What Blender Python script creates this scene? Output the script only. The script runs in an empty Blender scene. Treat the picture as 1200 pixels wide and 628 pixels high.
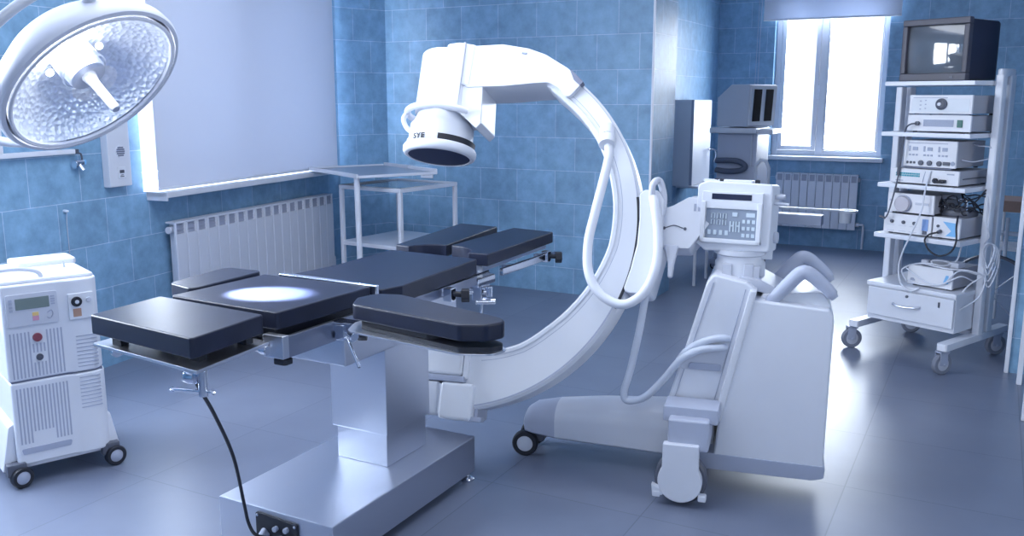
import bpy, bmesh, math, random
from mathutils import Vector, Matrix
random.seed(7)
SC = bpy.context.scene
COL = SC.collection
PI = math.pi
R = math.radians

# ------------------------------------------------------------------ materials
def new_mat(name):
    m = bpy.data.materials.new(name); m.use_nodes = True
    nt = m.node_tree
    return m, nt, nt.nodes, nt.links, nt.nodes['Principled BSDF']

def plain(name, col, rough=.45, metal=0., spec=.5, var=.04, nscale=9., bump=0., bscale=200., coat=0.):
    m, nt, N, L, b = new_mat(name)
    b.inputs['Roughness'].default_value = rough
    b.inputs['Metallic'].default_value = metal
    b.inputs['Specular IOR Level'].default_value = spec
    b.inputs['Coat Weight'].default_value = coat
    tc = N.new('ShaderNodeTexCoord')
    n = N.new('ShaderNodeTexNoise'); n.inputs['Scale'].default_value = nscale; n.inputs['Detail'].default_value = 4
    L.new(tc.outputs['Object'], n.inputs['Vector'])
    r = N.new('ShaderNodeValToRGB')
    r.color_ramp.elements[0].position = .3; r.color_ramp.elements[1].position = .7
    r.color_ramp.elements[0].color = tuple(max(0, c * (1 - var)) for c in col) + (1,)
    r.color_ramp.elements[1].color = tuple(min(1, c * (1 + var)) for c in col) + (1,)
    L.new(n.outputs['Fac'], r.inputs['Fac']); L.new(r.outputs['Color'], b.inputs['Base Color'])
    if bump:
        n2 = N.new('ShaderNodeTexNoise'); n2.inputs['Scale'].default_value = bscale
        L.new(tc.outputs['Object'], n2.inputs['Vector'])
        bp = N.new('ShaderNodeBump'); bp.inputs['Strength'].default_value = bump; bp.inputs['Distance'].default_value = .002
        L.new(n2.outputs['Fac'], bp.inputs['Height']); L.new(bp.outputs['Normal'], b.inputs['Normal'])
    return m

def emit(name, col, s):
    m, nt, N, L, b = new_mat(name)
    b.inputs['Base Color'].default_value = col + (1,)
    b.inputs['Emission Color'].default_value = col + (1,)
    b.inputs['Emission Strength'].default_value = s
    return m

def tile_mat(name, d, off, zoff=.05, base=(.215, .39, .58), w=.33, h=.25):
    """staggered glazed wall tiles; d = wall direction in plan, off = shift along it"""
    m, nt, N, L, b = new_mat(name)
    g = N.new('ShaderNodeNewGeometry')
    dot = N.new('ShaderNodeVectorMath'); dot.operation = 'DOT_PRODUCT'
    dot.inputs[1].default_value = (d[0], d[1], 0)
    L.new(g.outputs['Position'], dot.inputs[0])
    a = N.new('ShaderNodeMath'); a.inputs[1].default_value = off + 33.0
    L.new(dot.outputs['Value'], a.inputs[0])
    sx = N.new('ShaderNodeSeparateXYZ'); L.new(g.outputs['Position'], sx.inputs[0])
    z = N.new('ShaderNodeMath'); z.inputs[1].default_value = zoff; L.new(sx.outputs['Z'], z.inputs[0])
    c = N.new('ShaderNodeCombineXYZ'); L.new(a.outputs[0], c.inputs['X']); L.new(z.outputs[0], c.inputs['Y'])
    br = N.new('ShaderNodeTexBrick')
    br.inputs['Scale'].default_value = 1; br.inputs['Brick Width'].default_value = w; br.inputs['Row Height'].default_value = h
    br.inputs['Mortar Size'].default_value = .0022; br.inputs['Mortar Smooth'].default_value = .3
    k = lambda f: tuple(min(1, x * f) for x in base) + (1,)
    br.inputs['Color1'].default_value = k(.93); br.inputs['Color2'].default_value = k(1.08)
    br.inputs['Mortar'].default_value = (.46, .60, .78, 1)
    L.new(c.outputs[0], br.inputs['Vector'])
    n = N.new('ShaderNodeTexNoise'); n.inputs['Scale'].default_value = 11; n.inputs['Detail'].default_value = 6; n.inputs['Roughness'].default_value = .65
    L.new(g.outputs['Position'], n.inputs['Vector'])
    rp = N.new('ShaderNodeValToRGB'); rp.color_ramp.elements[0].position = .3; rp.color_ramp.elements[1].position = .72
    rp.color_ramp.elements[0].color = (.78, .78, .80, 1); rp.color_ramp.elements[1].color = (1.2, 1.18, 1.14, 1)
    L.new(n.outputs['Fac'], rp.inputs['Fac'])
    mx = N.new('ShaderNodeMix'); mx.data_type = 'RGBA'; mx.blend_type = 'MULTIPLY'; mx.inputs['Factor'].default_value = 1
    L.new(br.outputs['Color'], mx.inputs['A']); L.new(rp.outputs['Color'], mx.inputs['B'])
    L.new(mx.outputs['Result'], b.inputs['Base Color'])
    b.inputs['Roughness'].default_value = .42
    b.inputs['Specular IOR Level'].default_value = .4
    bp = N.new('ShaderNodeBump'); bp.inputs['Strength'].default_value = .35; bp.inputs['Distance'].default_value = .003; bp.invert = True
    L.new(br.outputs['Fac'], bp.inputs['Height']); L.new(bp.outputs['Normal'], b.inputs['Normal'])
    return m

def floor_mat():
    m, nt, N, L, b = new_mat('floor_tiles')
    g = N.new('ShaderNodeNewGeometry')
    mp = N.new('ShaderNodeMapping'); mp.inputs['Location'].default_value = (.405 + 31.0, -3.535 + 31.0, 0)
    L.new(g.outputs['Position'], mp.inputs['Vector'])
    br = N.new('ShaderNodeTexBrick'); br.offset = 0
    br.inputs['Scale'].default_value = 1; br.inputs['Brick Width'].default_value = .62; br.inputs['Row Height'].default_value = .62
    br.inputs['Mortar Size'].default_value = .0025; br.inputs['Mortar Smooth'].default_value = .2
    br.inputs['Color1'].default_value = (.150, .178, .255, 1); br.inputs['Color2'].default_value = (.166, .195, .275, 1)
    br.inputs['Mortar'].default_value = (.105, .128, .185, 1)
    L.new(mp.outputs[0], br.inputs['Vector'])
    n = N.new('ShaderNodeTexNoise'); n.inputs['Scale'].default_value = 3.5; n.inputs['Detail'].default_value = 5
    L.new(g.outputs['Position'], n.inputs['Vector'])
    rp = N.new('ShaderNodeValToRGB'); rp.color_ramp.elements[0].color = (.85, .85, .87, 1); rp.color_ramp.elements[1].color = (1.15, 1.15, 1.13, 1)
    L.new(n.outputs['Fac'], rp.inputs['Fac'])
    mx = N.new('ShaderNodeMix'); mx.data_type = 'RGBA'; mx.blend_type = 'MULTIPLY'; mx.inputs['Factor'].default_value = 1
    L.new(br.outputs['Color'], mx.inputs['A']); L.new(rp.outputs['Color'], mx.inputs['B'])
    L.new(mx.outputs['Result'], b.inputs['Base Color'])
    b.inputs['Roughness'].default_value = .34
    b.inputs['Specular IOR Level'].default_value = .6
    bp = N.new('ShaderNodeBump'); bp.inputs['Strength'].default_value = .15; bp.inputs['Distance'].default_value = .002; bp.invert = True
    L.new(br.outputs['Fac'], bp.inputs['Height']); L.new(bp.outputs['Normal'], b.inputs['Normal'])
    return m

def blind_mat(name, trans):
    m, nt, N, L, b = new_mat(name)
    out = N['Material Output']; N.remove(b)
    d = N.new('ShaderNodeBsdfDiffuse'); d.inputs['Color'].default_value = (.72, .75, .83, 1)
    t = N.new('ShaderNodeBsdfTranslucent'); t.inputs['Color'].default_value = (.60, .65, .76, 1)
    mx = N.new('ShaderNodeMixShader'); mx.inputs[0].default_value = trans
    tc = N.new('ShaderNodeTexCoord'); n = N.new('ShaderNodeTexNoise'); n.inputs['Scale'].default_value = 300
    L.new(tc.outputs['Object'], n.inputs['Vector'])
    bp = N.new('ShaderNodeBump'); bp.inputs['Strength'].default_value = .05; L.new(n.outputs['Fac'], bp.inputs['Height']); L.new(bp.outputs['Normal'], d.inputs['Normal'])
    L.new(d.outputs[0], mx.inputs[1]); L.new(t.outputs[0], mx.inputs[2]); L.new(mx.outputs[0], out.inputs['Surface'])
    return m

def pane_mat():
    m, nt, N, L, b = new_mat('window_glass')
    out = N['Material Output']; N.remove(b)
    t = N.new('ShaderNodeBsdfTransparent'); t.inputs['Color'].default_value = (.93, .96, 1, 1)
    g = N.new('ShaderNodeBsdfGlossy'); g.inputs['Roughness'].default_value = .02
    f = N.new('ShaderNodeLayerWeight'); f.inputs['Blend'].default_value = .5
    pw = N.new('ShaderNodeMath'); pw.operation = 'POWER'; pw.inputs[1].default_value = 4; L.new(f.outputs['Facing'], pw.inputs[0])
    ml = N.new('ShaderNodeMath'); ml.operation = 'MULTIPLY_ADD'; ml.inputs[1].default_value = .5; ml.inputs[2].default_value = .03; L.new(pw.outputs[0], ml.inputs[0])
    mx = N.new('ShaderNodeMixShader'); L.new(ml.outputs[0], mx.inputs[0]); L.new(t.outputs[0], mx.inputs[1]); L.new(g.outputs[0], mx.inputs[2])
    L.new(mx.outputs[0], out.inputs['Surface'])
    return m

def reflector_mat():
    m, nt, N, L, b = new_mat('faceted_reflector')
    b.inputs['Metallic'].default_value = .75; b.inputs['Roughness'].default_value = .30
    b.inputs['Base Color'].default_value = (.90, .92, .97, 1)
    tc = N.new('ShaderNodeTexCoord')
    v = N.new('ShaderNodeTexVoronoi'); v.inputs['Scale'].default_value = 60
    L.new(tc.outputs['Object'], v.inputs['Vector'])
    bp = N.new('ShaderNodeBump'); bp.inputs['Strength'].default_value = .7; bp.inputs['Distance'].default_value = .008
    L.new(v.outputs['Distance'], bp.inputs['Height']); L.new(bp.outputs['Normal'], b.inputs['Normal'])
    return m

def steel_mat(name, col, rough, brushed=.0):
    m, nt, N, L, b = new_mat(name)
    b.inputs['Metallic'].default_value = 1
    b.inputs['Base Color'].default_value = col + (1,)
    tc = N.new('ShaderNodeTexCoord')
    mp = N.new('ShaderNodeMapping'); mp.inputs['Scale'].default_value = (6, 6, 220)
    L.new(tc.outputs['Object'], mp.inputs['Vector'])
    n = N.new('ShaderNodeTexNoise'); n.inputs['Scale'].default_value = 3; n.inputs['Detail'].default_value = 4
    L.new(mp.outputs[0], n.inputs['Vector'])
    mr = N.new('ShaderNodeMapRange'); mr.inputs['To Min'].default_value = rough * .93; mr.inputs['To Max'].default_value = rough * 1.07
    L.new(n.outputs['Fac'], mr.inputs['Value']); L.new(mr.outputs[0], b.inputs['Roughness'])
    return m

WHITE = plain('white_plastic', (.67, .70, .78), .38, var=.012)
WHITE_GLOSS = plain('white_gloss_plastic', (.66, .69, .76), .30, var=.01)
OFFWHITE = plain('pale_grey_plastic', (.54, .57, .66), .42, var=.015)
GREY = plain('mid_grey_plastic', (.36, .40, .52), .45, var=.02)
DKGREY = plain('dark_grey_plastic', (.085, .095, .13), .45, var=.03)
SLOTGREY = plain('slot_grey', (.16, .18, .26), .6)  # one flat grey for grille slots, seams, notch and base strips
BLACK = plain('black_rubber', (.010, .013, .024), .5, var=.1)
VINYL = plain('navy_vinyl_pad', (.010, .015, .038), .38, spec=.42, var=.12, nscale=14, bump=.10, bscale=260)
NAVYGLASS = plain('dark_blue_detector', (.010, .018, .060), .42, spec=.35)
DKSTEEL = steel_mat('dull_steel', (.33, .36, .45), .32)
STEEL = steel_mat('brushed_steel', (.62, .65, .73), .36)
CHROME = steel_mat('polished_chrome', (.78, .81, .88), .12)
WPAINT = plain('white_painted_metal', (.70, .73, .81), .33, var=.015)
RADW = plain('radiator_enamel', (.67, .70, .79), .35, var=.01)
HOSEDK = plain('dark_hose', (.10, .12, .18), .6)
RADSLOT = plain('radiator_slot_grey', (.40, .43, .54), .6)
BEIGE = plain('device_beige_white', (.74, .75, .80), .45, var=.02)
DEVSIDE = plain('device_grey_case', (.36, .37, .43), .5, var=.03)
TEAL = plain('teal_print', (.05, .36, .46), .5)
GREENSW = plain('green_switch', (.01, .12, .10), .4)
LBLUE = plain('light_blue_print', (.20, .48, .80), .4)
RED = plain('dull_red_button', (.24, .06, .09), .4)
YEL = plain('yellow_sticker', (.75, .55, .22), .5)
PINK = plain('pink_sticker', (.60, .30, .42), .5)
WOOD = plain('pale_wood_board', (.42, .26, .20), .5, var=.1)
LCD = plain('lcd_grey_green', (.17, .22, .22), .25)
SCREEN = plain('crt_glass', (.11, .125, .15), .05, spec=.8, coat=.6)
TYRE = plain('grey_tyre', (.20, .22, .28), .5)
PALEHUB = plain('pale_hub', (.52, .55, .63), .4)
TVPLASTIC = plain('tv_charcoal_plastic', (.060, .060, .085), .45, var=.05)
TVBODY = plain('tv_black_plastic', (.018, .022, .050), .5, var=.05)
HOSE = plain('hose_grey_white', (.60, .65, .76), .4)
KEYPAD = plain('keypad_grey', (.26, .31, .40), .35)
KEYS = plain('keypad_pale_keys', (.55, .64, .72), .4)
GLASS = pane_mat()
REFL = reflector_mat()
PLASTER = plain('white_plaster', (.72, .75, .84), .8, var=.02)
LAMPEM = emit('halogen_bulb', (.92, .96, 1.0), 14)
BLIND_L = blind_mat('translucent_blind', .13)
BLIND_R = blind_mat('rolled_blind_fabric', .25)

# ------------------------------------------------------------------ mesh builder
def rpoly(pts, rad, n=6):
    out = []; m = len(pts)
    for i, p in enumerate(pts):
        r = rad[i] if isinstance(rad, (list, tuple)) else rad
        p = Vector(p); a = Vector(pts[i - 1]); c = Vector(pts[(i + 1) % m])
        if r <= 0: out.append(tuple(p)); continue
        u = (a - p); v = (c - p); lu, lv = u.length, v.length; u.normalize(); v.normalize()
        ang = u.angle(v); t = min(r / math.tan(ang / 2), lu * .49, lv * .49); rr = t * math.tan(ang / 2)
        ctr = p + (u + v).normalized() * (rr / math.sin(ang / 2))
        s = p + u * t - ctr; e = p + v * t - ctr
        a0 = math.atan2(s.y, s.x); a1 = math.atan2(e.y, e.x); da = (a1 - a0 + PI) % (2 * PI) - PI
        for k in range(n + 1):
            q = a0 + da * k / n; out.append((ctr.x + rr * math.cos(q), ctr.y + rr * math.sin(q)))
    return out

def spline(pts, n=8, closed=False):
    P = [Vector(p) for p in pts]; m = len(P); out = []
    rng = range(m) if closed else range(m - 1)
    for i in rng:
        p1, p2 = P[i], P[(i + 1) % m]
        p0 = P[i - 1] if (closed or i > 0) else p1 * 2 - p2
        p3 = P[(i + 2) % m] if (closed or i + 2 < m) else p2 * 2 - p1
        for k in range(n):
            t = k / n
            out.append(.5 * ((2 * p1) + (p2 - p0) * t + (2 * p0 - 5 * p1 + 4 * p2 - p3) * t * t + (3 * p1 - p0 - 3 * p2 + p3) * t ** 3))
    if not closed: out.append(P[-1])
    return out

class MB:
    def __init__(s): s.bm = bmesh.new()
    def _merge(s, t, bev=0, seg=2, M=None):
        bmesh.ops.recalc_face_normals(t, faces=t.faces)
        if bev > 0:
            ed = [e for e in t.edges if len(e.link_faces) == 2 and e.calc_face_angle() > R(28)]
            if ed: bmesh.ops.bevel(t, geom=ed, offset=bev, segments=seg, profile=.5, affect='EDGES', clamp_overlap=True)
        if M is not None: bmesh.ops.transform(t, matrix=M, verts=t.verts)
        me = bpy.data.meshes.new('tmp'); t.to_mesh(me); t.free(); s.bm.from_mesh(me); bpy.data.meshes.remove(me)
        return s
    def box(s, x0, x1, y0, y1, z0, z1, bev=0, seg=2, M=None):
        t = bmesh.new()
        v = [t.verts.new((x, y, z)) for x in (x0, x1) for y in (y0, y1) for z in (z0, z1)]
        for f in ((0, 1, 3, 2), (4, 6, 7, 5), (0, 4, 5, 1), (2, 3, 7, 6), (0, 2, 6, 4), (1, 5, 7, 3)): t.faces.new([v[i] for i in f])
        return s._merge(t, bev, seg, M)
    def prism(s, poly, a, b, ax='z', bev=0, seg=2, M=None, scale_top=None):
        t = bmesh.new()
        def mk(p, h): return {'z': (p[0], p[1], h), 'y': (p[0], h, p[1]), 'x': (h, p[0], p[1])}[ax]
        lo = [t.verts.new(mk(p, a)) for p in poly]
        top = poly
        if scale_top:
            cx = sum(p[0] for p in poly) / len(poly); cy = sum(p[1] for p in poly) / len(poly)
            top = [(cx + (p[0] - cx) * scale_top, cy + (p[1] - cy) * scale_top) for p in poly]
        hi = [t.verts.new(mk(p, b)) for p in top]
        n = len(poly); t.faces.new(lo); t.faces.new(hi)
        for i in range(n): t.faces.new((lo[i], lo[(i + 1) % n], hi[(i + 1) % n], hi[i]))
        return s._merge(t, bev, seg, M)
    def cyl(s, p0, p1, r0, r1=None, n=24, bev=0, seg=2, M=None):
        r1 = r0 if r1 is None else r1
        p0, p1 = Vector(p0), Vector(p1); d = p1 - p0; q = d.to_track_quat('Z', 'Y')
        t = bmesh.new(); A = []; B = []
        for k in range(n):
            c, w = math.cos(2 * PI * k / n), math.sin(2 * PI * k / n)
            A.append(t.verts.new(p0 + q @ Vector((r0 * c, r0 * w, 0)))); B.append(t.verts.new(p1 + q @ Vector((r1 * c, r1 * w, 0))))
        t.faces.new(A); t.faces.new(B)
        for k in range(n): t.faces.new((A[k], A[(k + 1) % n], B[(k + 1) % n], B[k]))
        return s._merge(t, bev, seg, M)
    def lathe(s, prof, o=(0, 0, 0), axis=(0, 0, 1), n=40, M=None):
        q = Vector(axis).to_track_quat('Z', 'Y'); o = Vector(o); t = bmesh.new(); rings = []
        for r, z in prof:
            if r < 1e-6: rings.append([t.verts.new(o + q @ Vector((0, 0, z)))])
            else: rings.append([t.verts.new(o + q @ Vector((r * math.cos(2 * PI * k / n), r * math.sin(2 * PI * k / n), z))) for k in range(n)])
        for a, b in zip(rings, rings[1:]):
            for k in range(n):
                k2 = (k + 1) % n
                if len(a) == 1 and len(b) == 1: continue
                if len(a) == 1: t.faces.new((a[0], b[k2], b[k]))
                elif len(b) == 1: t.faces.new((a[k], a[k2], b[0]))
                else: t.faces.new((a[k], a[k2], b[k2], b[k]))
        return s._merge(t, 0, 2, M)
    def tube(s, pts, r, n=10, smooth=8, closed=False, M=None, flat=None, up=None):
        P = spline(pts, smooth, closed) if smooth else [Vector(p) for p in pts]
        t = bmesh.new(); rings = []; m = len(P); prev = None
        for i, p in enumerate(P):
            a = P[i - 1] if (i > 0 or closed) else p; b = P[(i + 1) % m] if (i < m - 1 or closed) else p
            d = (b - a).normalized()
            if prev is None:
                u = Vector(up) if up else (Vector((0, 0, 1)) if abs(d.z) < .9 else Vector((1, 0, 0)))
            else: u = prev
            u = (u - d * u.dot(d)).normalized(); prev = u; v = d.cross(u)
            rr = r(i / max(1, m - 1)) if callable(r) else r
            fl = flat or 1
            rings.append([t.verts.new(p + u * rr * math.cos(2 * PI * k / n) + v * rr * fl * math.sin(2 * PI * k / n)) for k in range(n)])
        pr = list(zip(rings, rings[1:])) + ([(rings[-1], rings[0])] if closed else [])
        for a, b in pr:
            for k in range(n): t.faces.new((a[k], a[(k + 1) % n], b[(k + 1) % n], b[k]))
        if not closed: t.faces.new(rings[0]); t.faces.new(rings[-1])
        return s._merge(t, 0, 2, M)
    def sweep(s, sections, M=None):
        """sections: list of equal-length closed loops of points"""
        t = bmesh.new(); rings = [[t.verts.new(p) for p in sec] for sec in sections]; n = len(rings[0])
        for a, b in zip(rings, rings[1:]):
            for k in range(n): t.faces.new((a[k], a[(k + 1) % n], b[(k + 1) % n], b[k]))
        t.faces.new(rings[0]); t.faces.new(rings[-1])
        return s._merge(t, 0, 2, M)
    def build(s, name, mat, parent=None, loc=None, rot=None, label=None, ang=38):
        bm = s.bm
        bmesh.ops.remove_doubles(bm, verts=bm.verts, dist=1e-6)
        for f in bm.faces: f.smooth = True
        for e in bm.edges:
            if len(e.link_faces) != 2 or e.calc_face_angle() > R(ang): e.smooth = False
        me = bpy.data.meshes.new(name); bm.to_mesh(me); bm.free(); me.materials.append(mat)
        o = bpy.data.objects.new(name, me); COL.objects.link(o)
        w_ = o.modifiers.new('weighted_normals', 'WEIGHTED_NORMAL'); w_.keep_sharp = True
        if parent: o.parent = parent
        if loc: o.location = loc
        if rot: o.rotation_euler = rot
        if label: o['label'] = label
        return o

def tag(o, label, cat, group=None):
    o['label'] = label; o['category'] = cat
    if group: o['group'] = group
    return o
def thing(name, label, cat, loc=(0, 0, 0), rz=0, group=None):
    o = bpy.data.objects.new(name, None); COL.objects.link(o); o.empty_display_size = .1
    o.location = loc; o.rotation_euler = (0, 0, rz)
    return tag(o, label, cat, group)
def struct(o): o['kind'] = 'structure'; return o
def dup(root, loc, rz, label):
    r = root.copy(); COL.objects.link(r); r.location = loc; r.rotation_euler = (0, 0, rz); r['label'] = label
    for ch in list(root.children):
        c = ch.copy(); COL.objects.link(c); c.parent = r
        for g in list(ch.children):
            d = g.copy(); COL.objects.link(d); d.parent = c
    return r
def text_mesh(body, size, depth=.0008):
    cu = bpy.data.curves.new('txt', 'FONT'); cu.body = body; cu.size = size; cu.extrude = depth; cu.offset = .0013; cu.align_x = 'LEFT'; cu.space_character = 1.15
    o = bpy.data.objects.new('txt', cu); COL.objects.link(o)
    dg = bpy.context.evaluated_depsgraph_get(); dg.update()
    me = bpy.data.meshes.new_from_object(o.evaluated_get(dg)); bpy.data.objects.remove(o); bpy.data.curves.remove(cu)
    return me

# ------------------------------------------------------------------ the room
WD = Vector((-.133, .991)).normalized(); WN = Vector((WD.y, -WD.x)); W0 = Vector((-4.254, 2.669))
ROTW = math.atan2(WD.y, WD.x)            # local x of things on the left wall runs along the wall, +y points out of the room
def wall_pt(s, off=0., z=0.): p = W0 + WD * s + WN * off; return (p.x, p.y, z)
CEIL = 3.0

def wall_cells(mb, s0, s1, z0, z1, holes, t0, t1, bev=0):
    xs = sorted({s0, s1} | {h[0] for h in holes} | {h[1] for h in holes}); zs = sorted({z0, z1} | {h[2] for h in holes} | {h[3] for h in holes})
    for a, b in zip(xs, xs[1:]):
        for c, d in zip(zs, zs[1:]):
            if any(h[0] <= a and b <= h[1] and h[2] <= c and d <= h[3] for h in holes): continue
            mb.box(a, b, t0, t1, c, d)
    return mb

b = MB(); b.box(-5.4, 3.2, -2.2, 9.9, -.12, 0); struct(b.build('floor', floor_mat()))
b = MB(); b.box(-5.4, 3.2, -2.2, 9.9, CEIL, CEIL + .12); struct(b.build('ceiling', PLASTER))
# left wall with two window openings (the blind covers the far one, the near one is beside the camera)
WL_HOLE = (.965, 2.98, .955, 2.45); WL2_HOLE = (-2.1, -.16, .90, 2.5)
b = MB(); wall_cells(b, -4.9, 3.165, 0, CEIL, [WL_HOLE, WL2_HOLE], 0, .30)
o = b.build('wall_left', tile_mat('tiles_left', WD, -(W0.dot(WD)) - .175 + .165), loc=(W0.x, W0.y, 0), rot=(0, 0, ROTW)); struct(o)
# short canted strip between left and back wall
S0 = Vector(wall_pt(3.155)[:2]); S1 = Vector((-4.52, 6.25)); SD = (S1 - S0).normalized(); SN = Vector((SD.y, -SD.x))
b = MB(); b.prism([tuple(S0), tuple(S1 + SD * .05), tuple(S1 + SD * .05 - SN * .3), tuple(S0 - SN * .3)], 0, CEIL)
struct(b.build('wall_corner', tile_mat('tiles_corner', SD, -(S0.dot(SD)))))
# back wall, ending in the pier
b = MB(); b.box(-5.2, -2.19, 6.25, 6.75, 0, CEIL)
BACKT = tile_mat('tiles_back', (1, 0), 3.291); o = struct(b.build('wall_back', BACKT))
TS = tile_mat('tiles_side', (0, 1), -6.25)
o.data.materials.append(TS)
for p in o.data.polygons:
    if abs(p.normal.x) > .5: p.material_index = 1
b = MB(); b.box(-2.203, -2.186, 6.237, 6.252, 0, CEIL, .004); struct(b.build('trim_1', WPAINT))
b = MB(); b.box(-2.93, -2.63, 6.75, 9.5, 0, CEIL); struct(b.build('wall_recess', tile_mat('tiles_recess', (0, 1), -6.4)))
# window wall
WB = (-2.06, -.985, .915, 2.5)
b = MB(); wall_cells(b, -2.93, 3.2, 0, CEIL, [WB], 9.5, 9.85)
o = struct(b.build('wall_window', tile_mat('tiles_window', (1, 0), 2.63)))
b = MB(); wall_cells(b, -2.2, 9.5, 0, CEIL, [(1.2, 3.8, .95, 2.5)], -.2, 0); struct(b.build('wall_right', tile_mat('tiles_right', (0, 1), 0), loc=(3.0, 0, 0), rot=(0, 0, PI / 2)))
b = MB(); wall_cells(b, -5.4, 3.0, 0, CEIL, [(-1.4, 1.6, .95, 2.5)], -2.2, -2.0); struct(b.build('wall_rear', tile_mat('tiles_rear', (1, 0), 0)))
# partition end (blue tiles with white corner trim) at the right edge
b = MB(); b.box(.165, 1.6, 5.53, 5.68, 0, CEIL); struct(b.build('wall_partition', tile_mat('tiles_partition', (1, 0), .15)))
b = MB(); b.box(.150, .172, 5.515, 5.535, 0, CEIL, .004); struct(b.build('trim_2', WPAINT))

# windows
def window(name, sx0, sx1, z0, z1, yin, parent_loc=(0, 0, 0), rz=0, split=.45, side=1):
    root = bpy.data.objects.new(name, None); COL.objects.link(root); root.location = parent_loc; root.rotation_euler = (0, 0, rz); root['kind'] = 'structure'
    y0, y1 = yin, yin + .07
    b = MB(); t = .055; xm = sx0 + (sx1 - sx0) * split
    b.box(sx0, sx0 + t, y0, y1, z0, z1, .006).box(sx1 - t, sx1, y0, y1, z0, z1, .006).box(sx0 + t, xm - .035, y0, y1, z0, z0 + t, .004).box(xm + .035, sx1 - t, y0, y1, z0, z0 + t, .004).box(sx0 + t, xm - .035, y0, y1, z1 - t, z1, .004).box(xm + .035, sx1 - t, y0, y1, z1 - t, z1, .004)
    b.box(xm - .035, xm + .035, y0, y1, z0, z1, .006)
    f = b.build('window_frame', WPAINT, root); f['kind'] = 'structure'
    for k, (a, c) in enumerate(((sx0 + t, xm - .035), (xm + .035, sx1 - t))):
        b = MB(); s = .045 if k == 0 else .016; yy = y0 - .012
        ya = y1 - .014; e = .003
        b.box(a + e, a + s, yy, ya, z0 + t + e, z1 - t - e, .002).box(c - s, c - e, yy, ya, z0 + t + e, z1 - t - e, .002).box(a + s, c - s, yy, ya, z0 + t + e, z0 + t + s, .002).box(a + s, c - s, yy, ya, z1 - t - s, z1 - t - e, .002)
        sh = b.build('sash', WPAINT, root); sh['kind'] = 'structure'
        b = MB(); b.box(a + s * .5, c - s * .5, y0 + .025, y0 + .029, z0 + t + s * .5, z1 - t - s * .5)
        g = b.build('pane', GLASS, sh); g['kind'] = 'structure'
    b = MB(); zc = (z0 + z1) / 2 - .12
    b.box(xm - .045, xm - .018, y0 - .022, y0 - .01, zc - .035, zc + .035, .003).box(xm - .040, xm - .024, y0 - .05, y0 - .035, zc - .10, zc + .01, .005).cyl((xm - .032, y0 - .045, zc), (xm - .032, y0 - .012, zc), .008)
    h = b.build('handle', WPAINT, root); h['kind'] = 'structure'
    return root
w1 = window('window_1', WB[0], WB[1], WB[2], WB[3], 9.60, split=.44)
b = MB(); b.box(-2.085, -.955, 9.43, 9.62, .875, .917, .008); o = b.build('window_sill', WPAINT, w1); o['kind'] = 'structure'
w2 = window('window_2', WL_HOLE[0], WL_HOLE[1], WL_HOLE[2], WL_HOLE[3], .12, (W0.x, W0.y, 0), ROTW, .5)
b = MB(); b.box(.985, 2.99, -.150, .13, .922, .957, .006).box(.985, .995, -.152, .0, .905, .958, .003); o = b.build('window_sill', WPAINT, w2); o['kind'] = 'structure'
w3 = window('window_3', WL2_HOLE[0], WL2_HOLE[1], WL2_HOLE[2], WL2_HOLE[3], .12, (W0.x, W0.y, 0), ROTW, .5)

# ------------------------------------------------------------------ blinds
t = thing('roller_blind', 'pale grey roller blind drawn fully down over the left wall window', 'blind', wall_pt(0, 0, 0), ROTW)
b = MB(); b.box(1.0, 2.985, -.082, -.079, .975, 2.55); b.build('fabric', BLIND_L, t)
b = MB(); b.cyl((.985, -.075, 2.60), (3.0, -.075, 2.60), .045, bev=.005).box(.98, .99, -.12, 0, 2.54, 2.66, .003).box(2.995, 3.005, -.12, 0, 2.54, 2.66, .003); b.build('roller', WPAINT, t)
b = MB(); b.box(1.0, 2.985, -.088, -.073, .962, .980, .004); b.build('bottom_bar', WPAINT, t)
t = thing('roller_blind', 'pale blind rolled up at the top of the bright far window', 'blind', (0, 0, 0))
b = MB(); b.box(-2.165, -.885, 9.428, 9.431, 2.265, 2.62); b.build('fabric', BLIND_R, t)
b = MB(); b.cyl((-2.175, 9.44, 2.62), (-.875, 9.44, 2.62), .05, bev=.005).box(-2.18, -2.17, 9.39, 9.5, 2.56, 2.68, .003).box(-.88, -.87, 9.39, 9.5, 2.56, 2.68, .003); b.build('roller', WPAINT, t)
b = MB(); b.cyl((-2.165, 9.428, 2.262), (-.885, 9.428, 2.262), .009, n=12); b.build('bottom_bar', WPAINT, t)
b = MB(); b.tube([(-2.19, 9.44, 2.6), (-2.195, 9.44, 2.0), (-2.20, 9.45, 1.45), (-2.215, 9.44, 1.42), (-2.225, 9.44, 1.5), (-2.215, 9.44, 2.6)], .003, 6); b.build('chain', GREY, t)

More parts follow.
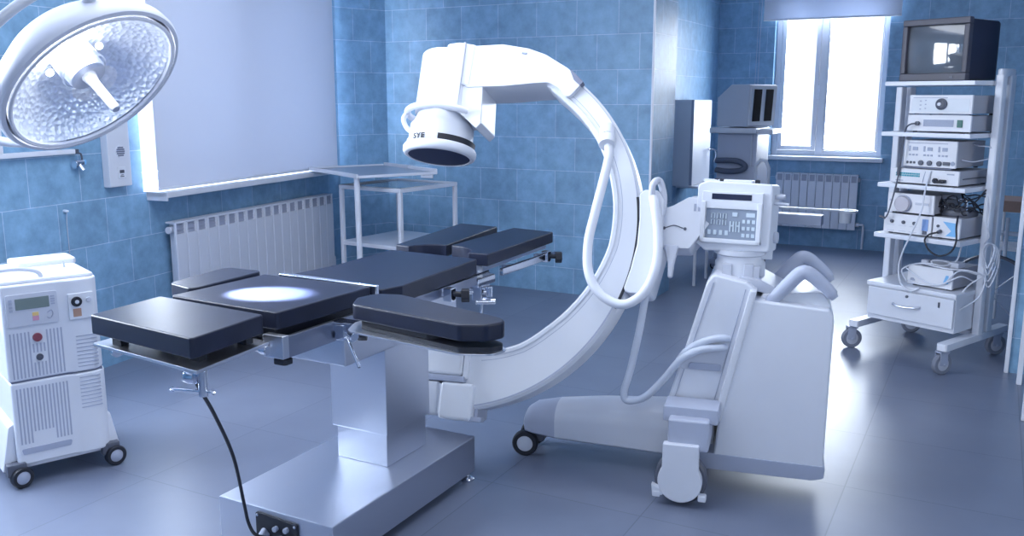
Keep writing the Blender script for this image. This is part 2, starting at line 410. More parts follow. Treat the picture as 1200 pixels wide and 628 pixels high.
# ------------------------------------------------------------------ radiators
def radiator(label, loc, rz, n, pitch, h, slots=True, pipe=None):
    t = thing('radiator', label, 'radiator', loc, rz, None)
    L = n * pitch
    for i in range(n):
        b = MB(); x = i * pitch
        b.prism(rpoly([(x + .002, -.004), (x + pitch - .002, -.004), (x + pitch - .002, .018), (x + .002, .018)], .004, 3), .0, h - .075, 'z', .0015, 1)
        b.box(x + .002, x + .016, -.002, .016, h - .08, h - .0, .003, 1).box(x + pitch - .016, x + pitch - .002, -.002, .016, h - .08, h - .0, .003, 1)
        b.box(x + .002, x + pitch - .002, -.004, .075, h - .012, h, .004)
        b.box(x + pitch * .5 - .014, x + pitch * .5 + .014, .016, .075, .01, h - .012, .003, 1)
        b.cyl((x + .001, .045, .05), (x + pitch - .001, .045, .05), .02, n=16).cyl((x + .001, .045, h - .05), (x + pitch - .001, .045, h - .05), .02, n=16)
        s = b.build('section', RADW, t)
        b = MB(); b.box(x + .016, x + pitch - .016, .010, .014, h - .076, h - .013)
        for k in range(3): b.box(x + .018, x + pitch - .018, .004, .010, h - .070 + k * .02, h - .066 + k * .02)
        b.build('grille', RADSLOT, s)
    for xa, xb, zz in ((-.012, 0, h - .05), (L, L + .03, .05), (L, L + .012, h - .05), (-.012, 0, .05)):
        b = MB(); b.cyl((xa, .045, zz), (xb, .045, zz), .022, n=16, bev=.003); b.build('valve', RADW, t)
    for x in (L * .2, L * .8):
        b = MB(); b.box(x - .01, x + .01, .07, .099, h * .6, h * .63); b.build('bracket', GREY, t)
    b = MB(); b.tube([(L + .03, .045, .05), (L + .065, .045, .05), (L + .07, .045, .035), (L + .07, .045, -.1), (L + .07, .045, -.19)], .011, 10, 5); b.build('pipe', RADW, t)
    return t
radiator('long white sectional radiator under the drawn blind', wall_pt(1.09, .1, .20), ROTW, 18, .0985, .565)
radiator('shorter white sectional radiator under the bright far window', (-1.955, 9.40, .205), 0, 10, .0795, .545)

# ------------------------------------------------------------------ things on the left wall
t = thing('intercom_panel', 'tall narrow white wall panel with round speaker grille and small socket', 'wall panel', wall_pt(.665, 0, 0), ROTW)
b = MB(); b.box(0, .165, -.05, 0, 1.01, 1.62, .006); b.build('housing', WHITE, t)
b = MB(); b.cyl((.088, -.050, 1.205), (.088, -.054, 1.205), .034, n=32); b.build('speaker_plate', WPAINT, t)
b = MB(); b.box(.06, .118, -.0535, -.05, 1.055, 1.12, .002); b.build('socket_plate', WPAINT, t)
b = MB()
for k in range(5):
    z = 1.205 + (k - 2) * .011; w = math.sqrt(.030 ** 2 - ((k - 2) * .011) ** 2)
    b.box(.088 - w, .088 + w, -.056, -.053, z - .0038, z + .0038)
b.build('speaker_grille', SLOTGREY, t)
b = MB(); b.box(.072, .104, -.056, -.053, 1.085, 1.103, .001).box(.074, .102, -.0545, -.053, 1.064, 1.069).box(.078, .098, -.0545, -.053, 1.073, 1.077); b.build('socket', DKGREY, t)

t = thing('wall_rail', 'white L-shaped metal rail fixed on the tiles behind the round lamp', 'wall rail', wall_pt(0, 0, 0), ROTW)
b = MB(); b.box(-.3, .46, -.035, 0, 1.208, 1.233, .004); b.build('bar', WPAINT, t)
b = MB(); b.box(.0, .03, -.03, 0, 1.233, 1.5, .004); b.build('upright', WPAINT, t)
b = MB(); b.box(.46, .485, -.034, -.002, 1.207, 1.232, .004); b.build('end_cap', DKGREY, t)
t = thing('wall_tap', 'small metal valve with dark hose hanging from the rail end', 'valve', wall_pt(.475, .03, 1.16), ROTW)
b = MB(); b.cyl((-.02, 0, .0), (.03, 0, .0), .016, bev=.003).cyl((-.03, 0, -.006), (-.02, -0, -.006), .022, bev=.003).cyl((.0, 0, .0), (.012, -.02, -.04), .012).cyl((0, 0, 0), (0, .03, 0), .008); b.build('body', CHROME, t)
b = MB(); b.tube([(.0, .0, .052), (.022, 0, .045), (.026, 0, .015), (.018, 0, .0)], .005, 8); b.build('hose', DKGREY, t)
b = MB(); b.box(.032, .05, -.008, .008, -.012, .014, .004); b.build('knob', LBLUE, t)
t = thing('wall_hook', 'tiny white hook with a thin dangling wire low on the tiles', 'hook', wall_pt(.381, 0, .9), ROTW)
b = MB(); b.cyl((0, 0, .012), (0, -.02, .012), .008).lathe([(0, -.008), (.008, -.005), (.010, 0), (.008, .005), (0, .008)], (0, -.02, .012)); b.build('peg', WPAINT, t)
b = MB(); b.tube([(0, -.018, .008), (.004, -.008, -.06), (.006, -.006, -.2), (.004, -.006, -.3)], .002, 6); b.build('wire', OFFWHITE, t)

# ------------------------------------------------------------------ socket on the back wall
t = thing('power_outlet', 'white double power outlet on the blue back wall above the trolley', 'outlet', (-4.13, 6.25, .845), 0)
b = MB(); b.box(-.06, .06, -.012, 0, 0, .082, .004); b.build('plate', WHITE, t)
b = MB()
for x in (-.028, .028):
    b.lathe([(.021, -.0), (.021, .0015), (.017, .0015), (.016, -.004), (0, -.004)], (x, -.012, .041), (0, -1, 0), 24)
b.build('socket_ring', OFFWHITE, t)
b = MB()
for x in (-.028, .028):
    for dx in (-.007, .007): b.cyl((x + dx, -.012, .041), (x + dx, -.0135, .041), .003, n=10)
b.build('socket_hole', BLACK, t)

# ------------------------------------------------------------------ two tables in the corner
def rz_pts(pts): return pts
t = thing('instrument_trolley', 'white tubular trolley with glass top and lower shelf in the tiled corner', 'trolley', (-3.86, 5.46, 0), R(-6))
hx, hy = .295, .325
for sx in (-1, 1):
    for sy in (-1, 1):
        b = MB(); x, y = sx * (hx - .015), sy * (hy - .015); b.box(x - .015, x + .015, y - .015, y + .015, .0, .85, .006); b.build('leg', WPAINT, t)
b = MB(); e = .018
b.box(-hx, hx, -hy, -hy + .03, .85, .88, .005).box(-hx, hx, hy - .03, hy, .85, .88, .005).box(-hx, -hx + .03, -hy + .03, hy - .03, .85, .88, .005).box(hx - .03, hx, -hy + .03, hy - .03, .85, .88, .005)
b.build('top_frame', WPAINT, t)
b = MB(); b.box(-hx + .03, hx - .03, -hy + .03, hy - .03, .862, .870); b.build('top_panel', plain('smoked_top', (.10, .15, .25), .12, spec=.7), t, label='smoky blue glass top panel')
b = MB(); b.box(-hx + .004, hx - .004, -hy + .004, hy - .004, .44, .47, .005); b.build('shelf', WPAINT, t)
b = MB()
t = thing('tray_table', 'tray table with grey top and single white post beside the trolley', 'table', (-3.985, 5.30, 0), R(-27))
a, c = .40, .30
b = MB(); b.box(-a, a, -c, c, .972, .982, .002); b.build('tray', plain('grey_tray_top', (.30, .34, .42), .3), t)
b = MB(); b.box(-a - .012, a + .012, -c - .012, -c, .965, .995, .004).box(-a - .012, -a, -c, c, .965, .992, .004).box(-a * .02, a + .012, c, c + .012, .965, 1.005, .004).box(-a, -a * .06, c, c + .012, .965, 1.005, .004).box(a, a + .012, -c, c, .965, .985, .004); b.build('rim', WPAINT, t)
b = MB(); b.cyl((a - .04, -c + .02, .03), (a - .06, -c + .02, .972), .02, n=20); b.build('post', WPAINT, t)
b = MB(); b.box(a - .075, a - .005, -c - .05, -c + .25, .0, .05, .008); b.build('foot', WPAINT, t)

# ------------------------------------------------------------------ operating table
t = thing('operating_table', 'steel pedestal operating table with navy padded sections', 'operating table', (-1.965, 2.48, 0))
ox, oy = -1.965, 2.48
def X(v): return v - ox
def Y(v): return v - oy
b = MB(); b.box(X(-2.209), X(-1.722), Y(2.035), Y(2.915), .035, .181, .006, 2); base = b.build('base', STEEL, t)
for x, y in ((-2.17, 2.09), (-1.765, 2.09), (-2.17, 2.865), (-1.745, 2.89)):
    b = MB(); b.lathe([(0, .0), (.026, .0), (.028, .008), (.016, .016), (.010, .018), (.010, .04), (0, .04)], (X(x), Y(y), 0), n=20); b.build('levelling_foot', CHROME, t)
b = MB(); b.box(X(-2.072), X(-1.846), Y(2.500), Y(2.752), .181, .34, .003); b.build('lower_column', STEEL, t)
b = MB(); b.box(X(-2.085), X(-1.835), Y(2.487), Y(2.765), .305, .665, .004); b.build('upper_column', STEEL, t)
b = MB(); b.box(X(-2.20), X(-1.765), Y(2.18), Y(2.86), .655, .79, .008); b.build('tilt_head', STEEL, t)
b = MB(); b.box(X(-2.19), X(-1.78), Y(1.88), Y(2.97), .775, .80, .004); b.build('top_frame', STEEL, t)
for s, x in ((0, -1.737), (1, -2.213)):
    b = MB()
    b.box(X(x) - .009, X(x) + .009, Y(1.885), Y(2.24), .768, .832, .003).box(X(x) - .009, X(x) + .009, Y(2.36), Y(2.95), .785, .82, .003)
    for y in (1.92, 2.2, 2.40, 2.90): b.box(X(x) - .02 - (.018 if not s else -.018), X(x) + .02 - (.018 if not s else -.018), Y(y) - .012, Y(y) + .012, .78, .81, .003)
    b.build('side_rail', DKSTEEL, t)
b = MB(); b.box(X(-1.805), X(-1.728), Y(1.862), Y(1.890), .768, .836, .004); b.build('rail_end_block', STEEL, t)
b = MB(); b.prism(rpoly([(X(-1.785), Y(1.875)), (X(-1.735), Y(1.875)), (X(-1.735), Y(1.915)), (X(-1.785), Y(1.915))], .012, 3), .745, .762, 'z', .003).cyl((X(-1.76), Y(1.895), .76), (X(-1.76), Y(1.895), .785), .008); b.build('locking_knob', BLACK, t)
# pads
def pad(name, poly, z0, z1, rad=.010, lab=None, bev=.005):
    b = MB(); b.prism(rpoly([(X(p[0]), Y(p[1])) for p in poly], rad, 4), z0, z1, 'z', bev, 3)
    return b.build(name, VINYL, t, label=lab)
h = pad('head_pad', [(-2.205, 1.610), (-1.752, 1.560), (-1.776, 1.842), (-2.226, 1.873)], .845, .901)
b = MB(); b.prism([(X(-2.215), Y(1.62)), (X(-1.748), Y(1.566)), (X(-1.782), Y(1.868)), (X(-2.225), Y(1.885))], .805, .815, 'z', .002); b.build('head_plate', STEEL, t)
for x, y in ((-2.13, 1.645), (-1.83, 1.82), (-2.16, 1.83), (-1.82, 1.64)):
    b = MB(); b.box(X(x) - .018, X(x) + .018, Y(y) - .014, Y(y) + .014, .814, .847, .002); b.build('pad_block', BLACK, t)
b = MB(); b.cyl((X(-2.165), Y(1.65), .792), (X(-2.14), Y(1.64), .792), .015, bev=.003).cyl((X(-2.15), Y(1.645), .79), (X(-2.15), Y(1.69), .79), .012, bev=.003); b.build('plate_knob', CHROME, t)
b = MB(); b.cyl((X(-1.80), Y(1.85), .793), (X(-1.775), Y(1.85), .793), .014, bev=.003); b.build('plate_knob', CHROME, t)
b = MB(); b.lathe([(0, -.018), (.018, -.014), (.021, 0), (.018, .014), (0, .018)], (X(-1.790), Y(1.585), .788), (1, .2, 0), 20)
b.cyl((X(-1.765), Y(1.600), .805), (X(-1.765), Y(1.600), .735), .013, n=20, bev=.002).cyl((X(-1.85), Y(1.575), .748), (X(-1.735), Y(1.605), .748), .0045, n=12).lathe([(0, -.008), (.008, 0), (0, .008)], (X(-1.85), Y(1.575), .748), n=12).lathe([(0, -.008), (.008, 0), (0, .008)], (X(-1.735), Y(1.605), .748), n=12)
b.build('head_clamp', CHROME, t)
pad('back_pad', [(-2.215, 1.905), (-1.765, 1.885), (-1.745, 2.30), (-2.20, 2.30)], .845, .898)
b = MB(); b.box(X(-2.17), X(-1.80), Y(1.92), Y(2.28), .80, .846, .003); b.build('back_plate', BLACK, t)
pad('seat_pad', [(-2.165, 2.345), (-1.72, 2.325), (-1.70, 2.41), (-1.735, 2.965), (-2.16, 2.985), (-2.137, 2.60)], .826, .886)
b = MB(); b.prism([(X(-2.15), Y(2.312)), (X(-1.725), Y(2.300)), (X(-1.725), Y(2.318)), (X(-2.15), Y(2.336))], .868, .9035, 'z', .005, 3); b.build('seat_edge_highlight', CHROME, t)  # chrome strip standing in for the highlight along the seat pad's front edge
b = MB(); b.box(X(-2.12), X(-1.775), Y(2.38), Y(2.94), .795, .828, .003); b.build('seat_plate', BLACK, t)
# leg sections, notched at their inner ends
lp = [(-2.00, 3.20)] + [(-2.0 + .16 * math.sin(R(a)), 3.07 + .13 * math.cos(R(a))) for a in (20, 40, 60, 80, 90)] + [(-1.752, 3.075), (-1.782, 3.745), (-2.012, 3.785)]
b = MB(); b.prism([(X(p[0]), Y(p[1])) for p in lp], .835, .886, 'z', .005, 3); b.build('leg_pad', VINYL, t)
lp = [(-2.215, 3.10), (-2.14, 3.09)] + [(-2.02 - .12 * math.cos(R(a)), 3.09 + .10 * math.sin(R(a))) for a in (20, 45, 70, 90)] + [(-2.02, 3.19), (-2.095, 3.775), (-2.315, 3.795)]
b = MB(); b.prism([(X(p[0]), Y(p[1])) for p in lp], .835, .886, 'z', .005, 3); b.build('leg_pad', VINYL, t)
for (x0, x1, sk) in ((-1.965, -1.79, -.03), (-2.26, -2.08, -.08)):
    b = MB(); b.prism([(X(x0), Y(3.10)), (X(x1), Y(3.10)), (X(x1 + sk), Y(3.75)), (X(x0 + sk), Y(3.75))], .805, .836, 'z', .003); b.build('leg_plate', STEEL, t)
    if x0 > -2:
        b = MB(); b.box(X(-1.745), X(-1.727), Y(3.16), Y(3.66), .785, .815, .003, M=None).box(X(-1.785), X(-1.74), Y(3.25), Y(3.28), .79, .81).box(X(-1.785), X(-1.74), Y(3.55), Y(3.58), .79, .81); b.build('leg_rail', CHROME, t)
b = MB()
b.cyl((X(-1.80), Y(2.95), .79), (X(-1.80), Y(3.15), .79), .018, bev=.002)
b.box(X(-1.82), X(-1.74), Y(2.98), Y(3.12), .765, .80, .006).box(X(-1.80), X(-1.755), Y(3.03), Y(3.10), .70, .77, .004).cyl((X(-1.84), Y(3.02), .735), (X(-1.735), Y(3.07), .735), .012, bev=.002).cyl((X(-1.80), Y(3.06), .69), (X(-1.73), Y(3.10), .69), .013, bev=.002).cyl((X(-1.775), Y(3.07), .70), (X(-1.785), Y(3.06), .56), .0055, n=12).cyl((X(-1.73), Y(3.05), .72), (X(-1.73), Y(3.05), .76), .014, bev=.002)
b.build('leg_joint', CHROME, t)
b = MB(); b.box(X(-2.16), X(-2.12), Y(2.98), Y(3.12), .765, .80, .006).cyl((X(-2.14), Y(2.95), .79), (X(-2.14), Y(3.15), .79), .018); b.build('leg_joint', CHROME, t)
# rail clamps with black knobs
for k, (x, y) in enumerate(((-1.722, 2.10), (-1.715, 2.70), (-1.755, 3.58))):
    b = MB(); b.box(X(x), X(x) + .035, Y(y) - .018, Y(y) + .018, .775, .825, .004); cl = b.build('rail_clamp', CHROME, t)
    b = MB(); b.cyl((X(x) + .03, Y(y) + .015, .80), (X(x) + .055, Y(y) + .03, .797), .010)
    q = [( .028 * (1 if i % 2 == 0 else .78) * math.cos(PI * i / 5), .028 * (1 if i % 2 == 0 else .78) * math.sin(PI * i / 5)) for i in range(10)]
    M = Matrix.Translation((X(x) + .05, Y(y) + .028, .795)) @ Matrix.Rotation(R(30), 4, 'Z') @ Matrix.Rotation(R(90), 4, 'Y')
    b.prism(q, 0, .03, 'z', .004, 2, M=M)
    b.build('knob', BLACK, cl)
# arm boards
b = MB(); poly = [(-1.625, 2.165), (-1.64, 2.09), (-1.60, 2.015), (-1.20, 1.955), (-1.135, 1.985), (-1.108, 2.045), (-1.14, 2.075), (-1.19, 2.092), (-1.55, 2.19)]
b.prism(rpoly([(X(p[0]), Y(p[1])) for p in poly], .035, 4), .868, .915, 'z', .006, 3); arm = b.build('arm_pad', VINYL, t)
b = MB(); b.prism(rpoly([(X(p[0]), Y(p[1])) for p in [(-1.635, 2.165), (-1.65, 2.09), (-1.61, 2.00), (-1.20, 1.945), (-1.12, 1.98), (-1.10, 2.045), (-1.19, 2.10), (-1.55, 2.19)]], .035, 4), .833, .838, 'z', .001)
b.build('arm_board', STEEL, arm)
b = MB(); b.prism(rpoly([(X(p[0]), Y(p[1])) for p in [(-1.60, 2.15), (-1.62, 2.09), (-1.58, 2.03), (-1.20, 1.955), (-1.125, 2.00), (-1.11, 2.045), (-1.2, 2.09), (-1.55, 2.175)]], .03, 4), .838, .852, 'z', .001).prism(rpoly([(X(p[0]), Y(p[1])) for p in [(-1.60, 2.15), (-1.62, 2.09), (-1.58, 2.03), (-1.30, 1.985), (-1.28, 2.10), (-1.55, 2.165)]], .03, 4), .850, .869, 'z', .002)
b.build('arm_spacer', BLACK, arm)
b = MB(); b.box(X(-1.74), X(-1.60), Y(2.085), Y(2.135), .80, .832, .004).cyl((X(-1.68), Y(2.11), .77), (X(-1.68), Y(2.11), .83), .013).cyl((X(-1.70), Y(2.10), .80), (X(-1.615), Y(2.06), .71), .005, n=12).cyl((X(-1.66), Y(2.08), .808), (X(-1.62), Y(2.05), .805), .012, bev=.002); b.build('arm_bracket', CHROME, t)
b = MB(); poly = [(-2.40, 2.06), (-2.275, 2.03), (-2.255, 2.05), (-2.27, 2.345), (-2.285, 2.365), (-2.42, 2.36), (-2.44, 2.33)]
b.prism(rpoly([(X(p[0]), Y(p[1])) for p in poly], .03, 4), .842, .892, 'z', .006, 3); arm = b.build('arm_pad', VINYL, t)
b = MB(); b.prism(rpoly([(X(-2.42), Y(2.05)), (X(-2.26), Y(2.04)), (X(-2.28), Y(2.37)), (X(-2.43), Y(2.37))], .03, 4), .818, .828, 'z', .002).box(X(-2.40), X(-2.29), Y(2.08), Y(2.33), .828, .843); b.build('arm_board', OFFWHITE, arm)
b = MB(); b.box(X(-2.34), X(-2.20), Y(2.15), Y(2.19), .795, .82, .004); b.build('arm_bracket', CHROME, t)
# socket panel and cable on the foot of the base
b = MB(); b.prism(rpoly([(X(-2.035), .06), (X(-1.862), .06), (X(-1.862), .158), (X(-2.035), .168)], .006, 3), Y(2.026), Y(2.036), 'y', .002); pn = b.build('socket_panel', BLACK, base)
b = MB()
for x, z in ((-1.985, .10), (-1.945, .13), (-1.925, .10), (-1.90, .135), (-1.96, .075), (-1.905, .085)): b.cyl((X(x), Y(2.027), z), (X(x), Y(2.012), z), .009, n=16, bev=.002)
for x, z in ((-2.028, .158), (-1.870, .150)): b.lathe([(0, 0), (.005, 0), (.003, .003), (0, .004)], (X(x), Y(2.026), z), (0, -1, 0), 12)
b.build('connector', GREY, base)
b = MB(); b.tube([(X(-1.99), Y(2.01), .10), (X(-1.965), Y(1.98), .11), (X(-1.93), Y(1.975), .105), (X(-1.90), Y(1.99), .085), (X(-1.89), Y(2.0), .05)], .005, 8).cyl((X(-2.0), Y(2.03), .105), (X(-1.985), Y(1.995), .10), .014); b.build('plug', GREY, base)
b = MB(); b.tube([(X(-1.80), Y(1.60), .785), (X(-1.815), Y(1.63), .742), (X(-1.90), Y(1.76), .602), (X(-1.955), Y(1.87), .43), (X(-2.0), Y(1.945), .24), (X(-2.005), Y(1.965), .16), (X(-1.985), Y(1.975), .12), (X(-1.955), Y(2.01), .10)], .0055, 8); b.build('control_cable', BLACK, t)

# ------------------------------------------------------------------ operating lamp
LN = Vector((.705, .075, -.705)).normalized(); LC = Vector((-2.498, 1.908, 1.551))
t = thing('operating_lamp', 'large round white surgical lamp with faceted mirror reflector hanging at upper left', 'surgical lamp', LC)
q = LN.to_track_quat('Z', 'Y'); MQ = q.to_matrix().to_4x4()
b = MB(); b.lathe([(0, -.185), (.06, -.185), (.13, -.172), (.20, -.140), (.262, -.085), (.298, -.03), (.302, .0), (.296, .012), (.284, .016)], n=72, M=MQ); b.lathe([(.284, .016), (.284, -.01), (.275, -.03)], n=72, M=MQ); b.build('housing', plain('lamp_lavender_white', (.58, .61, .70), .42, var=.01), t)
b = MB(); b.lathe([(.274, .010), (.278, .018), (.272, .022), (.265, .018), (.264, .008)], n=72, M=MQ); b.build('lens_ring', OFFWHITE, t)
b = MB(); b.lathe([(.272, -.002), (.262, -.03), (.24, -.058), (.20, -.088), (.14, -.112), (.08, -.125), (.05, -.128)], n=72, M=MQ); b.build('reflector', REFL, t)
b = MB(); b.lathe([(.066, -.135), (.068, -.07), (.060, -.062), (.060, -.03), (.056, -.022)], n=48, M=MQ); b.lathe([(.070, -.05), (.074, -.045), (.07, -.04)], n=48, M=MQ); b.build('hub', WHITE_GLOSS, t)
b = MB(); b.lathe([(.0, -.020), (.056, -.022)], n=48, M=MQ); b.build('hub_face', OFFWHITE, t)
b = MB(); b.lathe([(.024, -.022), (.020, -.005), (.016, .01), (.015, .115), (.013, .122)], n=32, M=MQ); hd = b.build('sterile_handle', WHITE_GLOSS, t)
b = MB(); b.lathe([(.0130, .122), (.010, .125), (0, .125)], n=32, M=MQ); b.build('handle_tip', GREY, hd)
b = MB()
for k in range(4):
    a = R(45 + 90 * k); b.lathe([(0, -.012), (.010, -.006), (.012, 0), (.010, .006), (0, .012)], (.085 * math.cos(a), .085 * math.sin(a), -.095), n=12, M=MQ)
b.build('bulb', LAMPEM, t)
b = MB(); b.lathe([(.076, .012), (.264, .012)], n=72, M=MQ); b.lathe([(.076, .009), (.264, .009)], n=72, M=MQ); b.build('lens', GLASS, t)
# yoke: half ring of white tube around the housing, pivoted low at the front and at the top
iq = q.inverted()
low = iq @ Vector((0, 0, -1)); aL = math.atan2(low.y, low.x)
# direction (in the lamp plane) of the pivots: the image-lower pivot and its opposite
va = iq @ Vector((-.68, .33, -.65)); a0 = math.atan2(va.y, va.x)
b = MB(); rr = .362
pts = [Vector((.300 * math.cos(a0), .300 * math.sin(a0), -.075)), Vector((rr * .97 * math.cos(a0 - .10), rr * .97 * math.sin(a0 - .10), -.078))]
pts += [Vector((rr * math.cos(a0 - .25 - (PI - .5) * k / 14), rr * math.sin(a0 - .25 - (PI - .5) * k / 14), -.085)) for k in range(15)]
pts += [Vector((rr * .97 * math.cos(a0 - PI + .10), rr * .97 * math.sin(a0 - PI + .10), -.078)), Vector((.300 * math.cos(a0 - PI), .300 * math.sin(a0 - PI), -.075))]
b.tube(pts, .015, 14, 6, M=MQ); b.build('yoke', WHITE_GLOSS, t)
b = MB()
for a in (a0, a0 - PI): b.cyl((.27 * math.cos(a), .27 * math.sin(a), -.075), (.315 * math.cos(a), .315 * math.sin(a), -.075), .022, bev=.004, M=MQ)
b.build('pivot', OFFWHITE, t)
am = a0 - PI / 2; yk = MQ @ Vector((rr * math.cos(am), rr * math.sin(am), -.085))
b = MB(); b.tube([tuple(yk), tuple(yk + Vector((-.06, 0, .03))), (-.62, .0, .30), (-.75, .0, .62), (-.76, .0, CEIL - LC.z)], .026, 16, 8); b.build('suspension_arm', WHITE_GLOSS, t)
b = MB(); b.lathe([(0, 0), (.10, 0), (.10, -.03), (.05, -.06), (0, -.06)], (-.76, .0, CEIL - LC.z), n=32); b.build('ceiling_mount', WHITE_GLOSS, t)

# ------------------------------------------------------------------ laser unit on castors at the left
EX = Vector((.38, .925)).normalized()
t = thing('laser_unit', 'white two-tier medical unit on castors with grey display and vent slots', 'medical unit', (-3.185, 2.165, 0), math.atan2(EX.y, EX.x))
# local x runs to the right along its front, local y runs back, front face near y = 0
fx0, fx1, fxr = -.175, .035, .175
def outline(x0, x1, d, r=.03): return rpoly([(x0, 0), (fx1, 0), (fx1 + .025, -.012), (x1 - .03, -.012), (x1, .03), (x1, d), (x0, d)], [.012, 0, 0, .05, .05, .03, .03], 5)
b = MB(); b.prism(outline(fx0, fxr, .46), .425, .80, 'z', .008, 3); up = b.build('upper_body', WHITE, t)
b = MB(); b.prism(outline(fx0 + .004, fxr + .004, .47), .085, .418, 'z', .008, 3); lo = b.build('lower_body', WHITE, t)
b = MB(); b.box(fx0 + .01, fxr - .01, .008, .44, .416, .427); b.build('seam', SLOTGREY, t)
b = MB(); b.prism([(-.20, .05), (-.20, .42), (.21, .42), (.21, .03), (.19, .02), (-.19, .02)], .065, .10, 'z', .01).prism([(.155, .06), (.215, .06), (.185, .22), (.155, .24)], .02, .40, 'y', .01).prism([(-.165, .06), (-.225, .06), (-.19, .24), (-.165, .26)], .03, .42, 'y', .01); b.build('skirt', WHITE, t)
b = MB(); b.box(-.17, .165, .02, .44, .798, .815, .008).prism(rpoly([(-.06, .30), (.175, .30), (.175, .46), (-.06, .46)], .02), .81, .835, 'z', .006); b.build('top_cover', WHITE_GLOSS, t)
b = MB(); b.lathe([(.008, 0), (.005, .012), (.003, .03), (0, .033)], (.10, .20, .812), n=12); b.build('top_pin', GREY, t)
# display panel
b = MB(); b.prism(rpoly([(-.160, .640), (.020, .640), (.020, .765), (-.160, .765)], .008), -.006, .004, 'y', .002); dp = b.build('display_panel', OFFWHITE, t)
b = MB(); b.box(-.128, -.010, -.0085, -.005, .705, .748, .001); b.build('display_screen', LCD, dp)
b = MB()
for k in range(4): b.box(-.150, -.138, -.0085, -.005, .700 + k * .013, .709 + k * .013); b.box(-.004, .010, -.0085, -.005, .712 + k * .010, .718 + k * .010)
b.tube([(-.02, -.007, .682), (-.005, -.007, .69), (.0, -.007, .675), (-.010, -.007, .66), (-.022, -.007, .665)], .002, 6); b.build('display_key', GREY, dp)
b = MB(); b.box(-.072, -.050, -.0075, -.005, .676, .690); b.build('warning_sticker', YEL, dp)
b = MB(); b.box(-.072, -.050, -.0075, -.005, .657, .675); b.build('notice_sticker', PINK, dp)
b = MB(); b.cyl((-.062, .002, .590), (-.062, -.010, .590), .017, bev=.003); b.build('stop_button', RED, t)
b = MB(); b.cyl((-.060, .002, .510), (-.060, -.006, .510), .013, bev=.002); b.lathe([(.005, 0), (.005, .006), (0, .006)], (-.06, -.006, .51), (0, -1, 0), 12); b.build('key_switch', DKGREY, t)
b = MB()
for k in range(15):
    x = -.155 + k * .0128
    if abs(x + .061) < .022:
        b.box(x - .0028, x + .0028, -.0015, .004, .435, .490); b.box(x - .0028, x + .0028, -.0015, .004, .530, .565)
    else: b.box(x - .0028, x + .0028, -.0015, .004, .435, .615)
b.build('upper_vent', GREY, up)
b = MB()
for k in range(15):
    x = -.152 + k * .0128
    z0 = .215 if abs(x + .064) < .04 else .170
    b.box(x - .0028, x + .0028, -.0015, .004, z0, .395)
b.build('lower_vent', GREY, lo)
b = MB(); b.prism(rpoly([(-.150, .128), (.022, .128), (.028, .152), (-.156, .152)], .006), -.003, .004, 'y', .001); b.build('vent_trim', GREY, lo)
for nm, zz, par in (('side_vent', .445, up), ('lower_side_vent', .275, lo)):
    b = MB()
    for k in range(9):
        z = zz + k * .0155
        b.box(.072, .150, -.0135, -.006, z, z + .0035)
    b.build(nm, GREY, par)
# optics connector
b = MB(); b.box(.055, .150, -.018, -.006, .640, .745, .004); pl_ = b.build('connector_plate', WHITE_GLOSS, t)
b = MB(); b.cyl((.085, -.016, .712), (.085, -.026, .712), .020, bev=.003); b.build('connector_ring', BLACK, pl_)
b = MB(); b.cyl((.085, -.026, .712), (.085, -.030, .712), .008, bev=.002).cyl((.130, -.016, .715), (.130, -.026, .715), .010, bev=.002); b.build('connector_pin', OFFWHITE, pl_)
b = MB(); b.box(.070, .100, -.0195, -.017, .652, .684); b.build('sticker', WOOD, pl_)
b = MB(); b.tube([(-.02, .04, .80), (-.03, .05, .835), (-.10, .07, .850), (-.22, .10, .838), (-.36, .12, .80), (-.50, .16, .74)], .009, 10); b.build('fibre_hose', OFFWHITE, t)
b = MB(); b.tube([(-.175, .10, .64), (-.20, .10, .636), (-.27, .10, .634), (-.29, .14, .634), (-.29, .30, .634), (-.20, .34, .634), (-.17, .34, .634)], .009, 10, 6); b.build('side_handle', GREY, t)
def castor(par, x, y, r, w, mat=BLACK, hubm=GREY, ang=0):
    M = Matrix.Translation((x, y, r)) @ Matrix.Rotation(ang, 4, 'Z')
    b = MB(); b.lathe([(r * .62, -w / 2), (r * .9, -w / 2), (r, -w * .3), (r, w * .3), (r * .9, w / 2), (r * .62, w / 2)], axis=(0, 1, 0), n=32, M=M)
    b.lathe([(r * .62, w / 2), (r * .62, -w / 2)], axis=(0, 1, 0), n=32, M=M); c = b.build('castor_wheel', mat, par)
    b = MB(); b.lathe([(0, -w * .56), (r * .3, -w * .56), (r * .62, -w * .42), (r * .62, w * .42), (r * .3, w * .56), (0, w * .56)], axis=(0, 1, 0), n=32, M=M); b.build('castor_hub', hubm, c)
    return c
for x, y, a in ((-.165, -.005, .2), (.185, .0, .1), (-.17, .42, 0), (.18, .42, .2)):
    castor(t, x, y, .042, .032, BLACK, GREY, a)
for x, y in ((-.165, .0), (.185, .005), (-.17, .42), (.18, .42)):
    b = MB(); b.box(x - .03, x + .02, y - .012, y + .05, .075, .10, .006).box(x - .05, x - .02, y - .01, y + .03, .05, .10, .006); b.build('castor_bracket', DKGREY, t)

